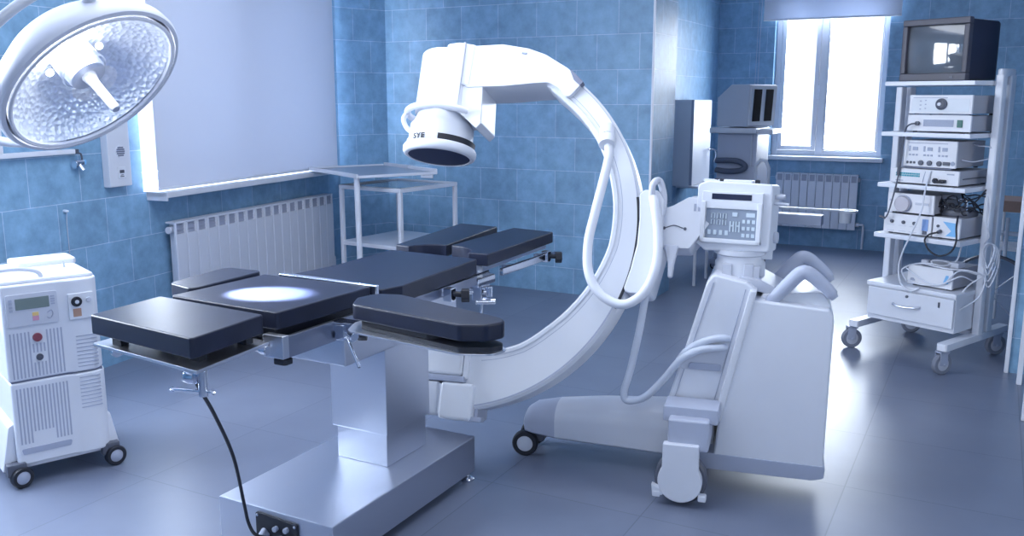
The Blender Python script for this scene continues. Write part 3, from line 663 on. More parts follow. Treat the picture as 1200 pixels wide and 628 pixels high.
# ------------------------------------------------------------------ mobile C-arm
t = thing('c_arm_machine', 'white mobile C-arm X-ray machine reaching over the navy operating table', 'x-ray machine', (-.95, 3.432, 0), R(11))
cab = [(.055, .115), (.458, .115), (.463, .715), (.444, .748), (.172, .768), (.072, .300)]
b = MB(); b.prism(rpoly(cab, [.01, .012, .03, .015, .01, .01], 4), -.2, .2, 'y', .010, 3); cabo = b.build('cabinet', WHITE, t)
b = MB(); b.prism(rpoly([(.0, .092), (.42, .092), (.462, .104), (.466, .150), (.0, .155)], [.01, .01, .01, .008, .01], 3), -.205, .205, 'y', .005, 2); b.build('base_skirt', GREY, t)
cov = [(-.142, .285), (.076, .285), (.186, .800), (.150, .825), (.03, .85), (.005, .82)]
b = MB(); b.prism(rpoly(cov, [.01, .01, .012, .01, .02, .02], 4), -.172, .172, 'y', .010, 3); cv = b.build('column_cover', WHITE, t)
b = MB(); b.prism([(.050, .285), (.080, .285), (.190, .800), (.164, .803)], -.206, .206, 'y', .006, 2); b.build('cover_rim', WHITE_GLOSS, t)
b = MB(); b.tube([(-.112, -.174, .310), (.030, -.174, .82)], .0016, 6, 0).tube([(.04, -.174, .31), (.148, -.174, .80)], .0016, 6, 0); b.build('cover_seam', GREY, cv)
b = MB(); b.prism(rpoly([(-.085, .475), (.075, .475), (.095, .575), (-.06, .575)], .012), -.178, -.165, 'y', .003); b.build('cable_plate', OFFWHITE, cv)
b = MB(); b.prism(rpoly([(-.055, .478), (.068, .478), (.073, .505), (-.045, .505)], .008), -.182, -.170, 'y', .002); b.build('cable_slot', GREY, cv)
b = MB(); b.prism(rpoly([(.195, .752), (.445, .738), (.452, .748), (.425, .795), (.40, .800), (.21, .780)], .006), -.150, .150, 'y', .006); b.build('top_lid', WHITE_GLOSS, t)
b = MB(); b.prism(rpoly([(.12, .795), (.28, .770), (.28, .790), (.20, .83), (.12, .84)], .006), -.13, .13, 'y', .006).box(.145, .195, -.11, -.06, .82, .875, .006); b.build('top_deck', OFFWHITE, t)
for s in (-1, 1):
    b = MB(); pts = [(.215, s * .165, .725), (.250, s * .165, .770), (.285, s * .165, .812), (.320, s * .165, .852), (.342, s * .165, .872), (.366, s * .165, .872), (.395, s * .165, .852), (.43, s * .165, .822), (.462, s * .165, .785)]
    b.tube(pts, lambda u: .021 + .006 * math.sin(PI * u) - (.006 if u > .97 else 0), 14, 6, flat=.85); b.build('push_handle', plain('handle_grey', (.42, .46, .58), .45), t)
# outriggers with big wheels
for s in (-1, 1):
    b = MB(); b.box(-.125, .078, min(s * .19, s * .315), max(s * .19, s * .315), .308, .368, .006, 2); b.box(-.10, .05, min(s * .15, s * .36), max(s * .15, s * .36), .215, .335, .010, 3); b.build('outrigger', plain('outrigger_grey', (.44, .48, .60), .42), t)
    b = MB(); M = Matrix.Translation((-.048, s * .325, .098)); r = .098; w = .05
    b.lathe([(.03, -w / 2), (r * .92, -w / 2), (r, -w * .3), (r, w * .3), (r * .92, w / 2), (.03, w / 2)], axis=(0, 1, 0), n=40, M=M); b.build('rear_wheel', DKGREY, t)
    b = MB(); M = Matrix.Translation((-.048, s * .365, 0))
    sh = [( .082 * math.sin(R(a)), .100 + .082 * math.cos(R(a)) * -1) for a in range(-125, 126, 10)]
    sh = [(p[0], p[1]) for p in sh]
    sh = sh + [(.066, .245), (-.066, .245)]
    b.prism(sh, -.018, .018, 'y', .006, 2, M=M); f = b.build('wheel_cover', WHITE, t)
    b = MB(); b.box(-.10, -.07, -.016, .016, .03, .055, .005, M=M).box(.068, .098, -.016, .016, .03, .055, .005, M=M).prism([(-.10, .03), (-.06, .04), (-.06, .06), (-.105, .08)], -.014, .014, 'y', .004, M=M); b.build('cable_guard', WHITE, f)
# front leg
sec = []
for x, zt, zb, hw in ((-.745, .170, .125, .055), (-.735, .195, .112, .078), (-.70, .220, .108, .092), (-.60, .243, .100, .10), (-.42, .268, .094, .102), (-.16, .290, .088, .105), (.05, .290, .088, .105)):
    pr = []
    zm = zb + (zt - zb) * .5
    for k in range(9): a = PI * k / 8; pr.append((x, -hw * math.cos(a) if abs(math.cos(a)) < .99 else (-hw if k == 0 else hw), zm + (zt - zm) * math.sin(a) ** .8))
    pr += [(x, hw * .97, zb + .008), (x, hw * .9, zb), (x, -hw * .9, zb), (x, -hw * .97, zb + .008)]
    sec.append(pr)
b = MB(); b.sweep(sec[3:]); b.build('front_leg', WHITE, t, ang=50)
b = MB(); b.sweep(sec[:4]); b.build('leg_tip', plain('tip_grey', (.46, .50, .62), .4), t, ang=50)
for y in (-.065, .065):
    castor(t, -.735, y, .055, .03, BLACK, OFFWHITE, R(8))
b = MB(); b.box(-.74, -.66, -.045, .045, .055, .115, .01).box(-.72, -.55, -.05, .05, .085, .102, .006); b.build('castor_fork', DKGREY, t)
# column, neck, console
b = MB(); b.lathe([(0, .82), (.095, .82), (.095, .875), (.088, .885), (.088, .905), (.10, .912), (.10, .93), (0, .93)], (.115, -.01, 0), n=40); nk = b.build('neck', WHITE, t)
for dx in (-.06, .02):
    b = MB(); b.box(.115 + dx, .115 + dx + .035, -.112, -.085, .832, .882, .004); b.build('neck_clip', OFFWHITE, nk)
CR = Matrix.Translation((.092, -.02, 0)) @ Matrix.Rotation(R(-10), 4, 'Z')
CT = CR @ Matrix.Translation((0, -.055, 1.06)) @ Matrix.Rotation(R(-6), 4, 'X') @ Matrix.Translation((0, .055, -1.06))
b = MB(); b.prism(rpoly([(-.141, .955), (-.10, .922), (.143, .932), (.143, 1.178), (.135, 1.185), (-.10, 1.190), (-.141, 1.175)], [.012, .01, .012, .012, .01, .01, .02], 4), -.055, .09, 'y', .008, 3, M=CT); con = b.build('console', WHITE, t)
b = MB()
b.box(-.118, .112, -.068, -.05, 1.112, 1.150, .004, M=CT).box(-.118, .112, -.076, -.05, .955, .972, .004, M=CT).box(-.118, -.100, -.076, -.05, .955, 1.112, .004, M=CT).box(.094, .112, -.076, -.05, .955, 1.112, .004, M=CT).box(-.118, .112, -.068, -.05, 1.085, 1.115, .004, M=CT)
b.build('console_bezel', WHITE_GLOSS, con)
b = MB(); b.box(-.080, .070, -.0695, -.066, 1.120, 1.142, .001, M=CT); b.build('display', plain('dark_display', (.015, .02, .05), .25), con)
b = MB(); b.box(-.100, .094, -.060, -.054, .972, 1.086, .001, M=CT); b.build('keypad', KEYPAD, con)
b = MB()
for k, x in enumerate((-.072, -.050, -.028)):   # three tall figures
    for z in (1.034, 1.058): b.tube([(x - .006, -.0615, z - .009), (x + .006, -.0615, z - .009), (x + .006, -.0615, z + .009), (x - .006, -.0615, z + .009)], .0018, 5, 0, closed=True, M=CT)
for i in range(4):
    x = -.084 + i * .022; b.box(x - .006, x + .006, -.0625, -.059, .986, 1.004, .001, M=CT)
for i in range(3):
    for j in range(3): x = .045 + i * .018; z = .988 + j * .026; b.box(x - .006, x + .006, -.0625, -.059, z - .006, z + .008, .001, M=CT)
b.box(.052, .085, -.0625, -.059, 1.058, 1.074, .001, M=CT).box(.0, .02, -.0625, -.059, 1.058, 1.074, .001, M=CT)
b.box(-.008, -.003, -.0625, -.059, 1.0, 1.04, M=CT).box(.004, .009, -.0625, -.059, 1.0, 1.04, M=CT).box(.014, .019, -.0625, -.059, 1.0, 1.04, M=CT).box(.026, .031, -.0625, -.059, 1.0, 1.04, M=CT).box(-.005, .006, -.0625, -.059, 1.02, 1.026, M=CT).box(.016, .028, -.0625, -.059, 1.02, 1.026, M=CT)
b.build('key', KEYS, con)
b = MB(); b.box(-.05, .06, -.03, .05, 1.180, 1.198, .006, M=CT).box(-.13, -.03, -.01, .08, 1.183, 1.197, .005, M=CT @ Matrix.Rotation(R(8), 4, 'Z')); b.build('top_tray', WHITE_GLOSS, con)
b = MB()
for x in (-.080, -.060, .075): b.box(x - .008, x + .008, -.02, .0, 1.185, 1.2, .003, M=CT)
b.build('latch', BLACK, con)
b = MB(); b.cyl((.143, .0, 1.14), (.18, .0, 1.14), .010, bev=.003, M=CT); b.build('side_knob', OFFWHITE, con)
b = MB(); b.cyl((.143, -.02, 1.115), (.20, -.02, 1.112), .006, bev=.002, M=CT); b.build('side_pin', OFFWHITE, con)
b = MB(); b.cyl((.143, .03, .985), (.158, .03, .985), .022, bev=.003, M=CT); b.build('side_knob', OFFWHITE, con)
b = MB(); b.prism(rpoly([(.10, .925), (.20, .895), (.235, .895), (.235, .94), (.215, .94), (.21, .915), (.13, .94)], .004), -.05, -.02, 'y', .004); b.build('side_bracket', WHITE_GLOSS, t)
b = MB(); b.box(.06, .20, .09, .21, .80, 1.135, .02, 3).cyl((.13, .15, .76), (.13, .15, .82), .08); b.build('lift_column', WHITE, t)
b = MB(); b.box(-.10, .10, .075, .185, 1.035, 1.105, .012, 2); b.build('cross_arm', OFFWHITE, t)

# the C, tilted about its horizontal arm so that the detector face turns towards the room
CL, CRZ = (-.255, -.003, 1.0), (R(-20), 0, 0)
cx, cz, ro = -.782, -.037, .773
RI = [(75, .682), (60, .684), (50, .678), (34, .680), (20, .675), (8, .671), (-6, .662), (-16, .643), (-31, .616), (-43, .597), (-55, .588), (-66, .566), (-75, .548), (-85, .535), (-95, .53)]
def rin(d):
    for (a, ra), (c, rc) in zip(RI, RI[1:]):
        if a >= d >= c: return ra + (rc - ra) * (a - d) / (a - c)
    return RI[0][1] if d > RI[0][0] else RI[-1][1]
def arc_sec(d, r0, r1, w, ch=.012):
    th = R(d); c, s = math.cos(th), math.sin(th)
    pr = [(r0 + ch, -w), (r1 - ch, -w), (r1, -w + ch), (r1, w - ch), (r1 - ch, w), (r0 + ch, w), (r0, w - ch), (r0, -w + ch)]
    return [(cx + r * c, y, cz + r * s) for r, y in pr]
N = 90; d0, d1 = 66, -84
b = MB(); b.sweep([arc_sec(d0 + (d1 - d0) * k / N, rin(d0 + (d1 - d0) * k / N), ro, .078) for k in range(N + 1)]); arcp = b.build('c_arc', WHITE_GLOSS, t, CL, CRZ)
b = MB(); b.sweep([arc_sec(10 - 34 * k / 30, ro - .014, ro - .004, .0805, .0008) for k in range(31)]); b.build('track_groove', BLACK, arcp)
b = MB(); b.sweep([arc_sec(-24 - 56 * k / 40, ro - .020, ro - .014, .0788, .0004) for k in range(41)]); b.build('edge_line', GREY, arcp)
b = MB(); b.sweep([arc_sec(54 - 44 * k / 40, ro - .012, ro - .009, .0785, .0004) for k in range(41)]); b.build('edge_line', GREY, arcp)
b = MB(); b.sweep([arc_sec(58 - 130 * k / 70, rin(58 - 130 * k / 70) + .030, rin(58 - 130 * k / 70) + .0325, .0784, .0004) for k in range(71)]); b.build('rim_line', GREY, arcp)
b = MB(); b.sweep([arc_sec(58 - 124 * k / 70, rin(58 - 124 * k / 70) - .006, rin(58 - 124 * k / 70) + .020, .083, .007) for k in range(71)]); b.build('inner_rim', WHITE_GLOSS, arcp)
top = [(-.80, .722), (-.644, .728), (-.53, .708), (-.453, .680), (-.357, .622), (-.285, .560), (-.345, .488), (-.385, .535), (-.431, .560), (-.50, .556), (-.616, .545), (-.80, .54)]
b = MB(); b.prism(rpoly(top, [.02, .05, .05, .05, .05, .01, .02, .05, .05, .05, .05, .02], 3), -.105, .105, 'y', .016, 3); uc = b.build('upper_arm_cover', WHITE_GLOSS, t, CL, CRZ)
b = MB(); b.prism([(-.347, .618), (-.325, .600), (-.283, .560), (-.297, .545), (-.325, .570)], -.109, -.07, 'y', .003); b.build('cover_notch', SLOTGREY, uc)
b = MB(); b.tube([(-.555, -.107, .688), (-.535, -.107, .684)], .005, 8, 0); b.build('cover_screw', GREY, uc)
# image intensifier head
hx_ = -.915
body = [(-.80, -.115), (-.80, .115), (-.90, .12)] + [(-.915 + .128 * math.cos(R(a)), .125 * math.sin(R(a))) for a in range(100, 261, 16)] + [(-.90, -.12)]
b = MB(); b.prism(body, .44, .722, 'z', .018, 3, scale_top=.94); b.prism([(-.885, .56), (-.77, .54), (-.76, .728), (-.84, .742), (-.895, .735)], -.108, .108, 'y', .012, 3); ib = b.build('intensifier_body', WHITE_GLOSS, t, CL, CRZ)
b = MB(); b.prism([(-.822, .44), (-.812, .44), (-.805, .735), (-.815, .735)], -.118, -.106, 'y', .002); b.build('body_seam', OFFWHITE, ib)
b = MB(); b.lathe([(.112, .46), (.116, .435), (.124, .412), (.138, .392), (.140, .325)], (hx_, 0, 0), n=64); b.lathe([(.140, .325), (.146, .320), (.146, .300), (.0, .300)], (hx_, 0, 0), n=64); nh = b.build('intensifier_neck', WHITE_GLOSS, t, CL, CRZ)
b = MB()
def band(r, z0, z1, a0_, a1_, n=24):
    secs = []
    for k in range(n + 1):
        a = a0_ + (a1_ - a0_) * k / n; c, s = math.cos(a), math.sin(a)
        secs.append([(hx_ + rr_ * c, rr_ * s, z) for rr_, z in ((r - .003, z0), (r, z0), (r, z1), (r - .003, z1))])
    b.sweep(secs)
band(.150, .304, .328, R(-74), R(15))
b.build('dark_band', BLACK, nh)
b = MB(); band(.1475, .304, .307, R(-150), R(-84)); b.build('band_line', GREY, nh)
me = text_mesh('SYE', .034)
bmx = bmesh.new(); bmx.from_mesh(me); bpy.data.meshes.remove(me)
for v in bmx.verts:
    a = R(-119) + v.co.x / .146; rr_ = .1495 + v.co.z
    v.co = Vector((hx_ + rr_ * math.cos(a), rr_ * math.sin(a), 0.306 + v.co.y * .9))
b = MB(); b.bm.free(); b.bm = bmx; b.build('lettering', BLACK, nh)
b = MB(); b.lathe([(.146, .304), (.154, .301), (.159, .292), (.159, .277), (.153, .266), (.146, .262), (.134, .262), (.133, .266)], (hx_, 0, 0), n=64); b.build('rim_ring', WHITE, t, CL, CRZ)
b = MB(); b.lathe([(.134, .2632), (.0, .2632)], (hx_, 0, 0), n=64); b.build('detector_face', NAVYGLASS, t, CL, CRZ)
ring = [(-.80, .135, .445), (-.86, .155, .445)] + [(hx_ + .158 * math.cos(R(a)), .158 * math.sin(R(a)), .445) for a in range(115, 256, 10)] + [(-.91, -.160, .445), (-.85, -.150, .442), (-.80, -.135, .436), (-.765, -.115, .43)]
b = MB(); b.tube(ring, .014, 12, 5); b.tube([(-1.055, -.07, .44), (-1.070, -.07, .41), (-1.055, -.065, .375), (-1.03, -.06, .355)], .011, 10); b.build('grab_ring', WHITE, t, CL, CRZ)
b = MB(); b.prism([(-.82, .56), (-.715, .55), (-.705, .385), (-.725, .362), (-.80, .425), (-.82, .44)], -.10, .10, 'y', .006, 2); b.build('head_bracket', WHITE_GLOSS, t, CL, CRZ)
# x-ray tube below the table
b = MB(); b.box(-.90, -.668, -.105, .10, -.665, -.48, .016, 3).box(-.668, -.645, -.10, .10, -.675, -.50, .006); tb = b.build('tube_housing', WHITE_GLOSS, t, CL, CRZ)
b = MB(); b.box(-.905, -.655, -.110, .105, -.690, -.664, .006); b.build('tube_collar', GREY, tb)
b = MB(); b.box(-.90, -.758, -.105, .10, -.828, -.690, .014, 3).box(-.752, -.612, -.112, .10, -.838, -.690, .016, 3).box(-.762, -.745, -.10, .09, -.82, -.70); b.build('tube_base', WHITE_GLOSS, t, CL, CRZ)
b = MB(); b.box(-.612, -.596, -.07, .06, -.83, -.70, .004).box(-.62, -.57, -.10, -.06, -.836, -.818, .003); b.build('tube_clip', GREY, t, CL, CRZ)
# carriage that holds the C, lever, arrow mark
car = [(-.055, -.29), (-.03, -.20), (-.012, -.10), (-.010, .0), (-.018, .10), (.0, .118), (.055, .118), (.078, .08), (.080, -.12), (.045, -.29)]
b = MB(); b.prism(rpoly(car, .02, 3), -.115, .11, 'y', .012, 3); cg = b.build('carriage', WHITE, t, CL, CRZ)
b = MB(); b.prism(rpoly([(.065, .05), (.112, .07), (.169, .105), (.246, .098), (.256, .007), (.182, -.098), (.065, -.100)], .012, 3), -.07, .09, 'y', .008, 2); ck = b.build('carriage_block', WHITE, t, CL, CRZ)
b = MB(); b.tube([(.088, -.072, -.02), (.12, -.072, -.010), (.155, -.072, -.02)], .0018, 6).cyl((.082, -.07, -.022), (.082, -.073, -.022), .006, n=12).cyl((.162, -.07, -.022), (.162, -.073, -.022), .006, n=12); b.build('arrow_mark', DKGREY, ck)
b = MB()
for k in range(3): b.box(.190 + k * .016, .198 + k * .016, -.0725, -.069, .05, .078)
b.build('scale_mark', GREY, ck)
b = MB(); b.prism(rpoly([(.088, -.09), (.145, -.09), (.132, -.165), (.128, -.215), (.112, -.220), (.108, -.165)], .006), -.095, -.066, 'y', .006, 2); b.build('brake_lever', OFFWHITE, t, CL, CRZ)
b = MB(); b.tube([(.035, -.125, .07), (.035, -.14, .13), (.055, -.11, .155), (.075, -.09, .09), (.070, -.095, .02)], .013, 10); b.build('carriage_grip', OFFWHITE, t, CL, CRZ)
# hoses
b = MB(); b.tube([(-.172, -.082, .372), (-.170, -.10, .355), (-.162, -.130, .320)], .030, 16, 4).cyl((-.163, -.120, .325), (-.157, -.142, .285), .033, bev=.004); b.build('hose_cuff', WHITE, t, CL, CRZ)
b = MB(); b.tube([(-.162, -.12, .32), (-.145, -.14, .245), (-.161, -.14, .13), (-.181, -.14, .01), (-.197, -.14, -.109), (-.184, -.14, -.226), (-.13, -.14, -.306), (-.041, -.14, -.339), (.035, -.14, -.286), (.072, -.14, -.179), (.070, -.14, -.063), (.052, -.14, .036), (.040, -.13, .085)], .0185, 16, 8); b.build('loop_hose', WHITE, t, CL, CRZ)
b = MB(); b.tube([(-.21, -.10, .80), (-.228, -.13, .748), (-.248, -.14, .609), (-.278, -.14, .45), (-.304, -.14, .345), (-.285, -.14, .312), (-.217, -.15, .339), (-.142, -.17, .427), (-.079, -.195, .516), (-.009, -.20, .562), (.06, -.185, .572), (.085, -.165, .57)], .0145, 14, 8); b.build('supply_hose', HOSE, t)
b = MB(); b.tube([(-.09, -.15, .50), (-.06, -.175, .545), (-.01, -.19, .585), (.05, -.185, .607), (.098, -.165, .605)], .0145, 14, 8); b.build('supply_hose', HOSE, t)

# ------------------------------------------------------------------ white wall cabinet in the recess
t = thing('wall_cabinet', 'white wall cabinet with lever handle on the recess wall', 'cabinet', (-2.63, 8.0, .70))
b = MB(); b.box(0.002, .19, 0, .58, 0, .78, .004); b.build('body', WPAINT, t)
b = MB(); b.box(.192, .212, .004, .576, .02, .775, .004); d = b.build('door', WHITE, t)
b = MB(); b.cyl((.212, .50, .32), (.25, .50, .32), .009, bev=.002).box(.243, .257, .40, .52, .312, .328, .004).tube([(.25, .50, .32), (.285, .52, .30), (.29, .52, .25), (.275, .515, .20)], .009, 8); b.build('handle', CHROME, d)
b = MB(); b.box(.19, .216, -.004, .002, .01, .78); b.build('edge_trim', GREY, t)
b = MB(); b.box(.05, .27, .05, .5, -.02, .0, .003); b.build('bottom_board', WPAINT, t)

# ------------------------------------------------------------------ anaesthesia workstation
t = thing('anaesthesia_workstation', 'grey-white workstation with twin dark slots in its hood beside the far window', 'medical unit', (-1.93, 7.82, 0), 0)
SLOT = plain('matt_black_slot', (.006, .008, .015), .8, spec=.1)
WG = plain('workstation_grey', (.46, .50, .62), .45, var=.02)
b = MB(); b.box(-.20, .14, -.05, .42, .10, 1.20, .012, 2); b.build('body', WG, t)
b = MB(); b.prism(rpoly([(-.22, 1.255), (.075, 1.255), (.09, 1.61), (-.09, 1.61), (-.22, 1.50)], .012), -.06, .40, 'y', .008, 2); hood = b.build('hood', OFFWHITE, t, rot=(0, 0, R(-16)))
b = MB(); b.prism([(.074, 1.27), (.084, 1.27), (.099, 1.60), (.089, 1.60)], -.05, .39, 'y', .002); b.build('hood_face', WHITE_GLOSS, hood)
for y in (.0, .20):
    b = MB(); b.prism([(.082, 1.30), (.088, 1.30), (.101, 1.57), (.094, 1.57)], y, y + .13, 'y', .002); b.build('viewing_slot', SLOT, hood)
b = MB(); b.box(-.26, .14, -.10, .42, 1.20, 1.245, .008).box(.13, .27, -.06, .40, 1.195, 1.235, .006); b.build('work_top', WHITE, t)
b = MB(); b.cyl((.10, -.06, 1.19), (.10, -.06, .92), .008, n=10); b.build('hood_cable', OFFWHITE, t)
b = MB(); b.tube([(-.20, -.07, .965), (-.08, -.09, .97), (.01, -.09, .962), (.06, -.085, .92), (.01, -.08, .885), (-.10, -.075, .875), (-.20, -.07, .885)], .024, 12, 6); b.build('breathing_hose', HOSEDK, t)
b = MB(); b.box(-.23, .17, -.08, .44, .05, .10, .01); b.build('plinth', GREY, t)
for x in (-.19, .13):
    for y in (-.03, .39): castor(t, x, y, .035, .025, BLACK, GREY)
b = MB(); q_ = [(.165, -.10, .76), (.15, -.10, .93), (.195, -.10, .985), (.235, -.10, .975), (.262, -.10, .915), (.262, -.10, .76)]
b.tube(q_, .016, 8, 0, closed=True); b.box(.13, .26, -.105, .0, .75, .77, .004); b.build('side_frame', WPAINT, t)
b = MB(); b.box(.13, .84, -.015, .02, .572, .588, .005).lathe([(.048, -.010), (.076, -.010), (.076, .010), (.048, .010), (.048, -.010)], (.905, .0, .578), n=32).lathe([(.046, -.085), (.052, .0), (.048, .0), (.042, -.085)], (.885, .0, .566), n=24); b.build('rail_arm', WHITE_GLOSS, t, label='thin white arm ending in a ring')
b = MB(); b.box(.13, .70, -.02, .10, .44, .53, .008); b.build('lower_tray', WG, t)
# small table whose white leg shows below the console
t = thing('side_table', 'small white side table whose thin leg stands behind the console', 'table', (-1.93, 7.13, 0))
b = MB(); b.box(-.15, .22, -.16, .22, .56, .585, .004); b.build('tabletop', WPAINT, t)
for x in (-.13, .20):
    for y in (-.14, .20): b = MB(); b.box(x - .011, x + .011, y - .011, y + .011, 0, .56, .003); b.build('leg', WPAINT, t)

# ------------------------------------------------------------------ endoscopy rack at the right
KX, KY, KA = -.283, 5.78, R(-24)
rack = thing('equipment_rack', 'tall white rolling rack with shelves and a drawer holding stacked medical devices', 'equipment rack', (KX, KY, 0), KA)
SH = [(1.565, 1.590), (1.283, 1.308), (.990, 1.015), (.695, .722)]
for z0, z1 in SH:
    b = MB(); b.box(-.225, .285, -.25, .16, z0, z1, .004).box(-.25, -.224, .0, .10, z0 + .002, z1 - .002).box(.284, .30, -.03, .12, z0 + .002, z1 - .002); b.build('shelf', WPAINT, rack)
for x, ys in ((-.258, (.0, .10)), (.318, (-.02, .085))):
    for y in ys:
        zt = 1.56 if x < 0 else 1.62
        b = MB(); b.prism(rpoly([(x - .02, y - .03), (x + .02, y - .03), (x + .02, y + .03), (x - .02, y + .03)], .008, 3), .15, zt, 'z', .003); b.build('upright', WPAINT, rack)
b = MB(); b.box(.302, .334, -.05, .115, 1.61, 1.655, .012); b.build('upright_cap', WPAINT, rack)
b = MB(); b.box(-.228, .295, -.25, .19, .205, .425, .006); cbx = b.build('drawer_box', WPAINT, rack)
b = MB(); b.box(-.238, .300, -.265, .20, .405, .432, .006); b.build('box_top', WPAINT, rack)
b = MB(); b.box(-.222, .290, -.268, -.25, .235, .400, .004); dr = b.build('drawer', WHITE, rack)
b = MB(); b.tube([(-.06, -.268, .325), (-.045, -.288, .318), (.02, -.292, .316), (.085, -.288, .322), (.10, -.268, .328)], .006, 8); b.build('handle', STEEL, dr)
b = MB(); b.cyl((.02, -.268, .375), (.02, -.274, .375), .008, n=14).box(.205, .213, -.274, -.268, .345, .375); b.build('lock', DKGREY, dr)
for x, ya_, yb_ in ((-.285, -.30, .40), (.312, -.41, .33)):
    b = MB(); b.prism(rpoly([(x - .03, ya_), (x + .03, ya_), (x + .03, yb_), (x - .03, yb_)], .012, 3), .140, .180, 'z', .006, 2); b.build('sled_foot', WPAINT, rack)
b = MB(); b.box(-.26, .29, .03, .08, .145, .175, .004); b.build('cross_bar', WPAINT, rack)
for x, y, a in ((-.31, -.265, .9), (.303, -.372, 1.2), (-.275, .37, .6), (.300, .27, 1.0)):
    castor(rack, x, y, .060, .03, TYRE, PALEHUB, a)
    b = MB(); M = Matrix.Translation((x, y, 0)) @ Matrix.Rotation(a, 4, 'Z')
    b.box(-.03, .02, -.024, -.018, .055, .132, .003, M=M).box(-.03, .02, .018, .024, .055, .132, .003, M=M).box(-.03, .03, -.024, .024, .122, .135, .003, M=M).cyl((.0, 0, .13), (.0, 0, .15), .012, M=M).cyl((0, -.028, .060), (0, .028, .060), .007, n=12, M=M); b.build('castor_fork', GREY, rack)

def rk(x, y, z): c, s = math.cos(KA), math.sin(KA); return (KX + x * c - y * s, KY + x * s + y * c, z)
def device(name, label, x0, x1, y0, y1, z0, z1, cat='medical device'):
    t = thing(name, label, cat, rk((x0 + x1) / 2, y0, z0), KA); w = (x1 - x0) / 2; h = z1 - z0; d = y1 - y0
    b = MB(); b.box(-w, w, .012, d, .010, h, .004); b.build('case', DEVSIDE, t)
    b = MB(); b.box(-w - .002, w + .002, 0, .016, .008, h + .002, .003); f = b.build('front_panel', BEIGE, t)
    b = MB()
    for sx in (-1, 1):
        for yy in (.03, d - .03): b.cyl((sx * (w - .03), yy, 0), (sx * (w - .03), yy, .012), .012, n=14)
    b.build('foot', BLACK, t)
    return t, f, w, h, d
# monitor
t = thing('crt_monitor', 'bulky charcoal CRT monitor on the top shelf of the rack', 'monitor', rk(.028, -.22, 1.590), KA)
b = MB(); ow, oh = .188, .335
b.box(-ow, ow, 0, .045, 0, .042, .006).box(-ow, ow, 0, .045, oh - .035, oh, .006).box(-ow, -ow + .03, 0.001, .045, .042, oh - .035, .006).box(ow - .03, ow, 0.001, .045, .042, oh - .035, .006); b.build('bezel', TVPLASTIC, t)
b = MB(); b.prism([(-ow + .004, .04), (ow - .004, .04), (ow - .004, .34), (ow - .05, .46), (-ow + .05, .46), (-ow + .004, .34)], .008, oh - .008, 'z', .008, 2); b.build('cabinet', TVBODY, t)
b = MB(); n_ = 14
tm = bmesh.new(); vv = {}
for i in range(n_ + 1):
    for j in range(n_ + 1):
        u, v = i / n_ * 2 - 1, j / n_ * 2 - 1
        vv[i, j] = tm.verts.new((u * (ow - .028), .030 - .020 * (1 - .5 * u * u - .5 * v * v), .042 + (v + 1) / 2 * (oh - .077)))
for i in range(n_):
    for j in range(n_): tm.faces.new((vv[i, j], vv[i + 1, j], vv[i + 1, j + 1], vv[i, j + 1]))
b._merge(tm); b.build('screen', SCREEN, t)
b = MB(); b.box(.10, .12, -.004, .002, .014, .026, .001); b.build('power_button', DKGREY, t)
# devices, from the top shelf down
t, f, w, h, d = device('endoscope_light_source', 'white light source box with black round port, upper of top pair', -.088, .260, -.21, .12, 1.404, 1.512)
b = MB(); b.box(-w + .012, w - .012, -.0015, .001, .018, h - .018, .001); b.build('face_plate', plain('pale_face', (.66, .70, .76), .4), f)
b = MB(); b.lathe([(.031, 0), (.031, .010), (.018, .014), (.016, .010), (0, .010)], (.01, -.001, h * .56), (0, -1, 0), 28); b.build('light_port', DKGREY, f)
b = MB(); b.cyl((.002, -.010, h * .56), (.002, -.018, h * .56), .010, n=20, bev=.002); b.build('port_pin', WHITE, f)
b = MB()
for k in range(3): b.box(-.115, -.105, -.003, 0, .030 + k * .022, .036 + k * .022); b.box(-.085, -.077, -.003, 0, .034 + k * .022, .040 + k * .022)
b.box(-w + .02, .04, -.003, 0, h - .015, h - .011); b.build('indicator', GREY, f)
b = MB(); b.box(-w + .03, -w + .12, .002, .02, -.001, .006).box(-w + .13, w - .01, .002, .02, -.001, .006); b.build('base_strip', SLOTGREY, t)
t, f, w, h, d = device('camera_control_box', 'slim white box with grey slot panel and green switch under light source', -.088, .264, -.215, .145, 1.308, 1.403)
b = MB(); b.box(-.085, .085, -.003, .0, .034, .072, .001)
for k in range(16): b.box(-.080 + k * .0103, -.076 + k * .0103, -.0045, -.002, .038, .068)
b.build('slot_panel', GREY, f)
b = MB(); b.box(.105, .135, -.006, .0, .032, .072, .002); b.build('rocker_switch', GREENSW, f)
b = MB(); b.cyl((-.115, 0, .05), (-.115, -.02, .05), .012, bev=.002).tube([(-.115, -.02, .05), (-.14, -.035, .045), (-.168, -.03, .02), (-.178, -.03, -.06), (-.185, -.03, -.2), (-.20, -.04, -.33), (-.22, -.05, -.45), (-.235, -.05, -.49)], .0045, 8).cyl((-.19, -.03, -.20), (-.193, -.03, -.245), .010, n=12, bev=.003).cyl((-.24, -.05, -.495), (-.275, -.05, -.487), .007, n=10); b.build('camera_cable', DKGREY, t)
t, f, w, h, d = device('electrosurgical_unit', 'white box with three control columns on the second device shelf', -.097, .200, -.21, .12, 1.108, 1.262)
b = MB()
for k in range(3):
    x = -.10 + k * .085
    b.box(x, x + .03, -.003, 0, h - .055, h - .035, .001)
    b.box(x - .022, x - .012, -.003, 0, h - .06, h - .03, .001)
    for j in range(3): b.box(x - .02 + j * .02, x - .008 + j * .02, -.003, 0, h - .085, h - .075)
b.box(-w + .02, w - .05, -.002, 0, h - .015, h - .011)
b.build('display', GREY, f)
b = MB()
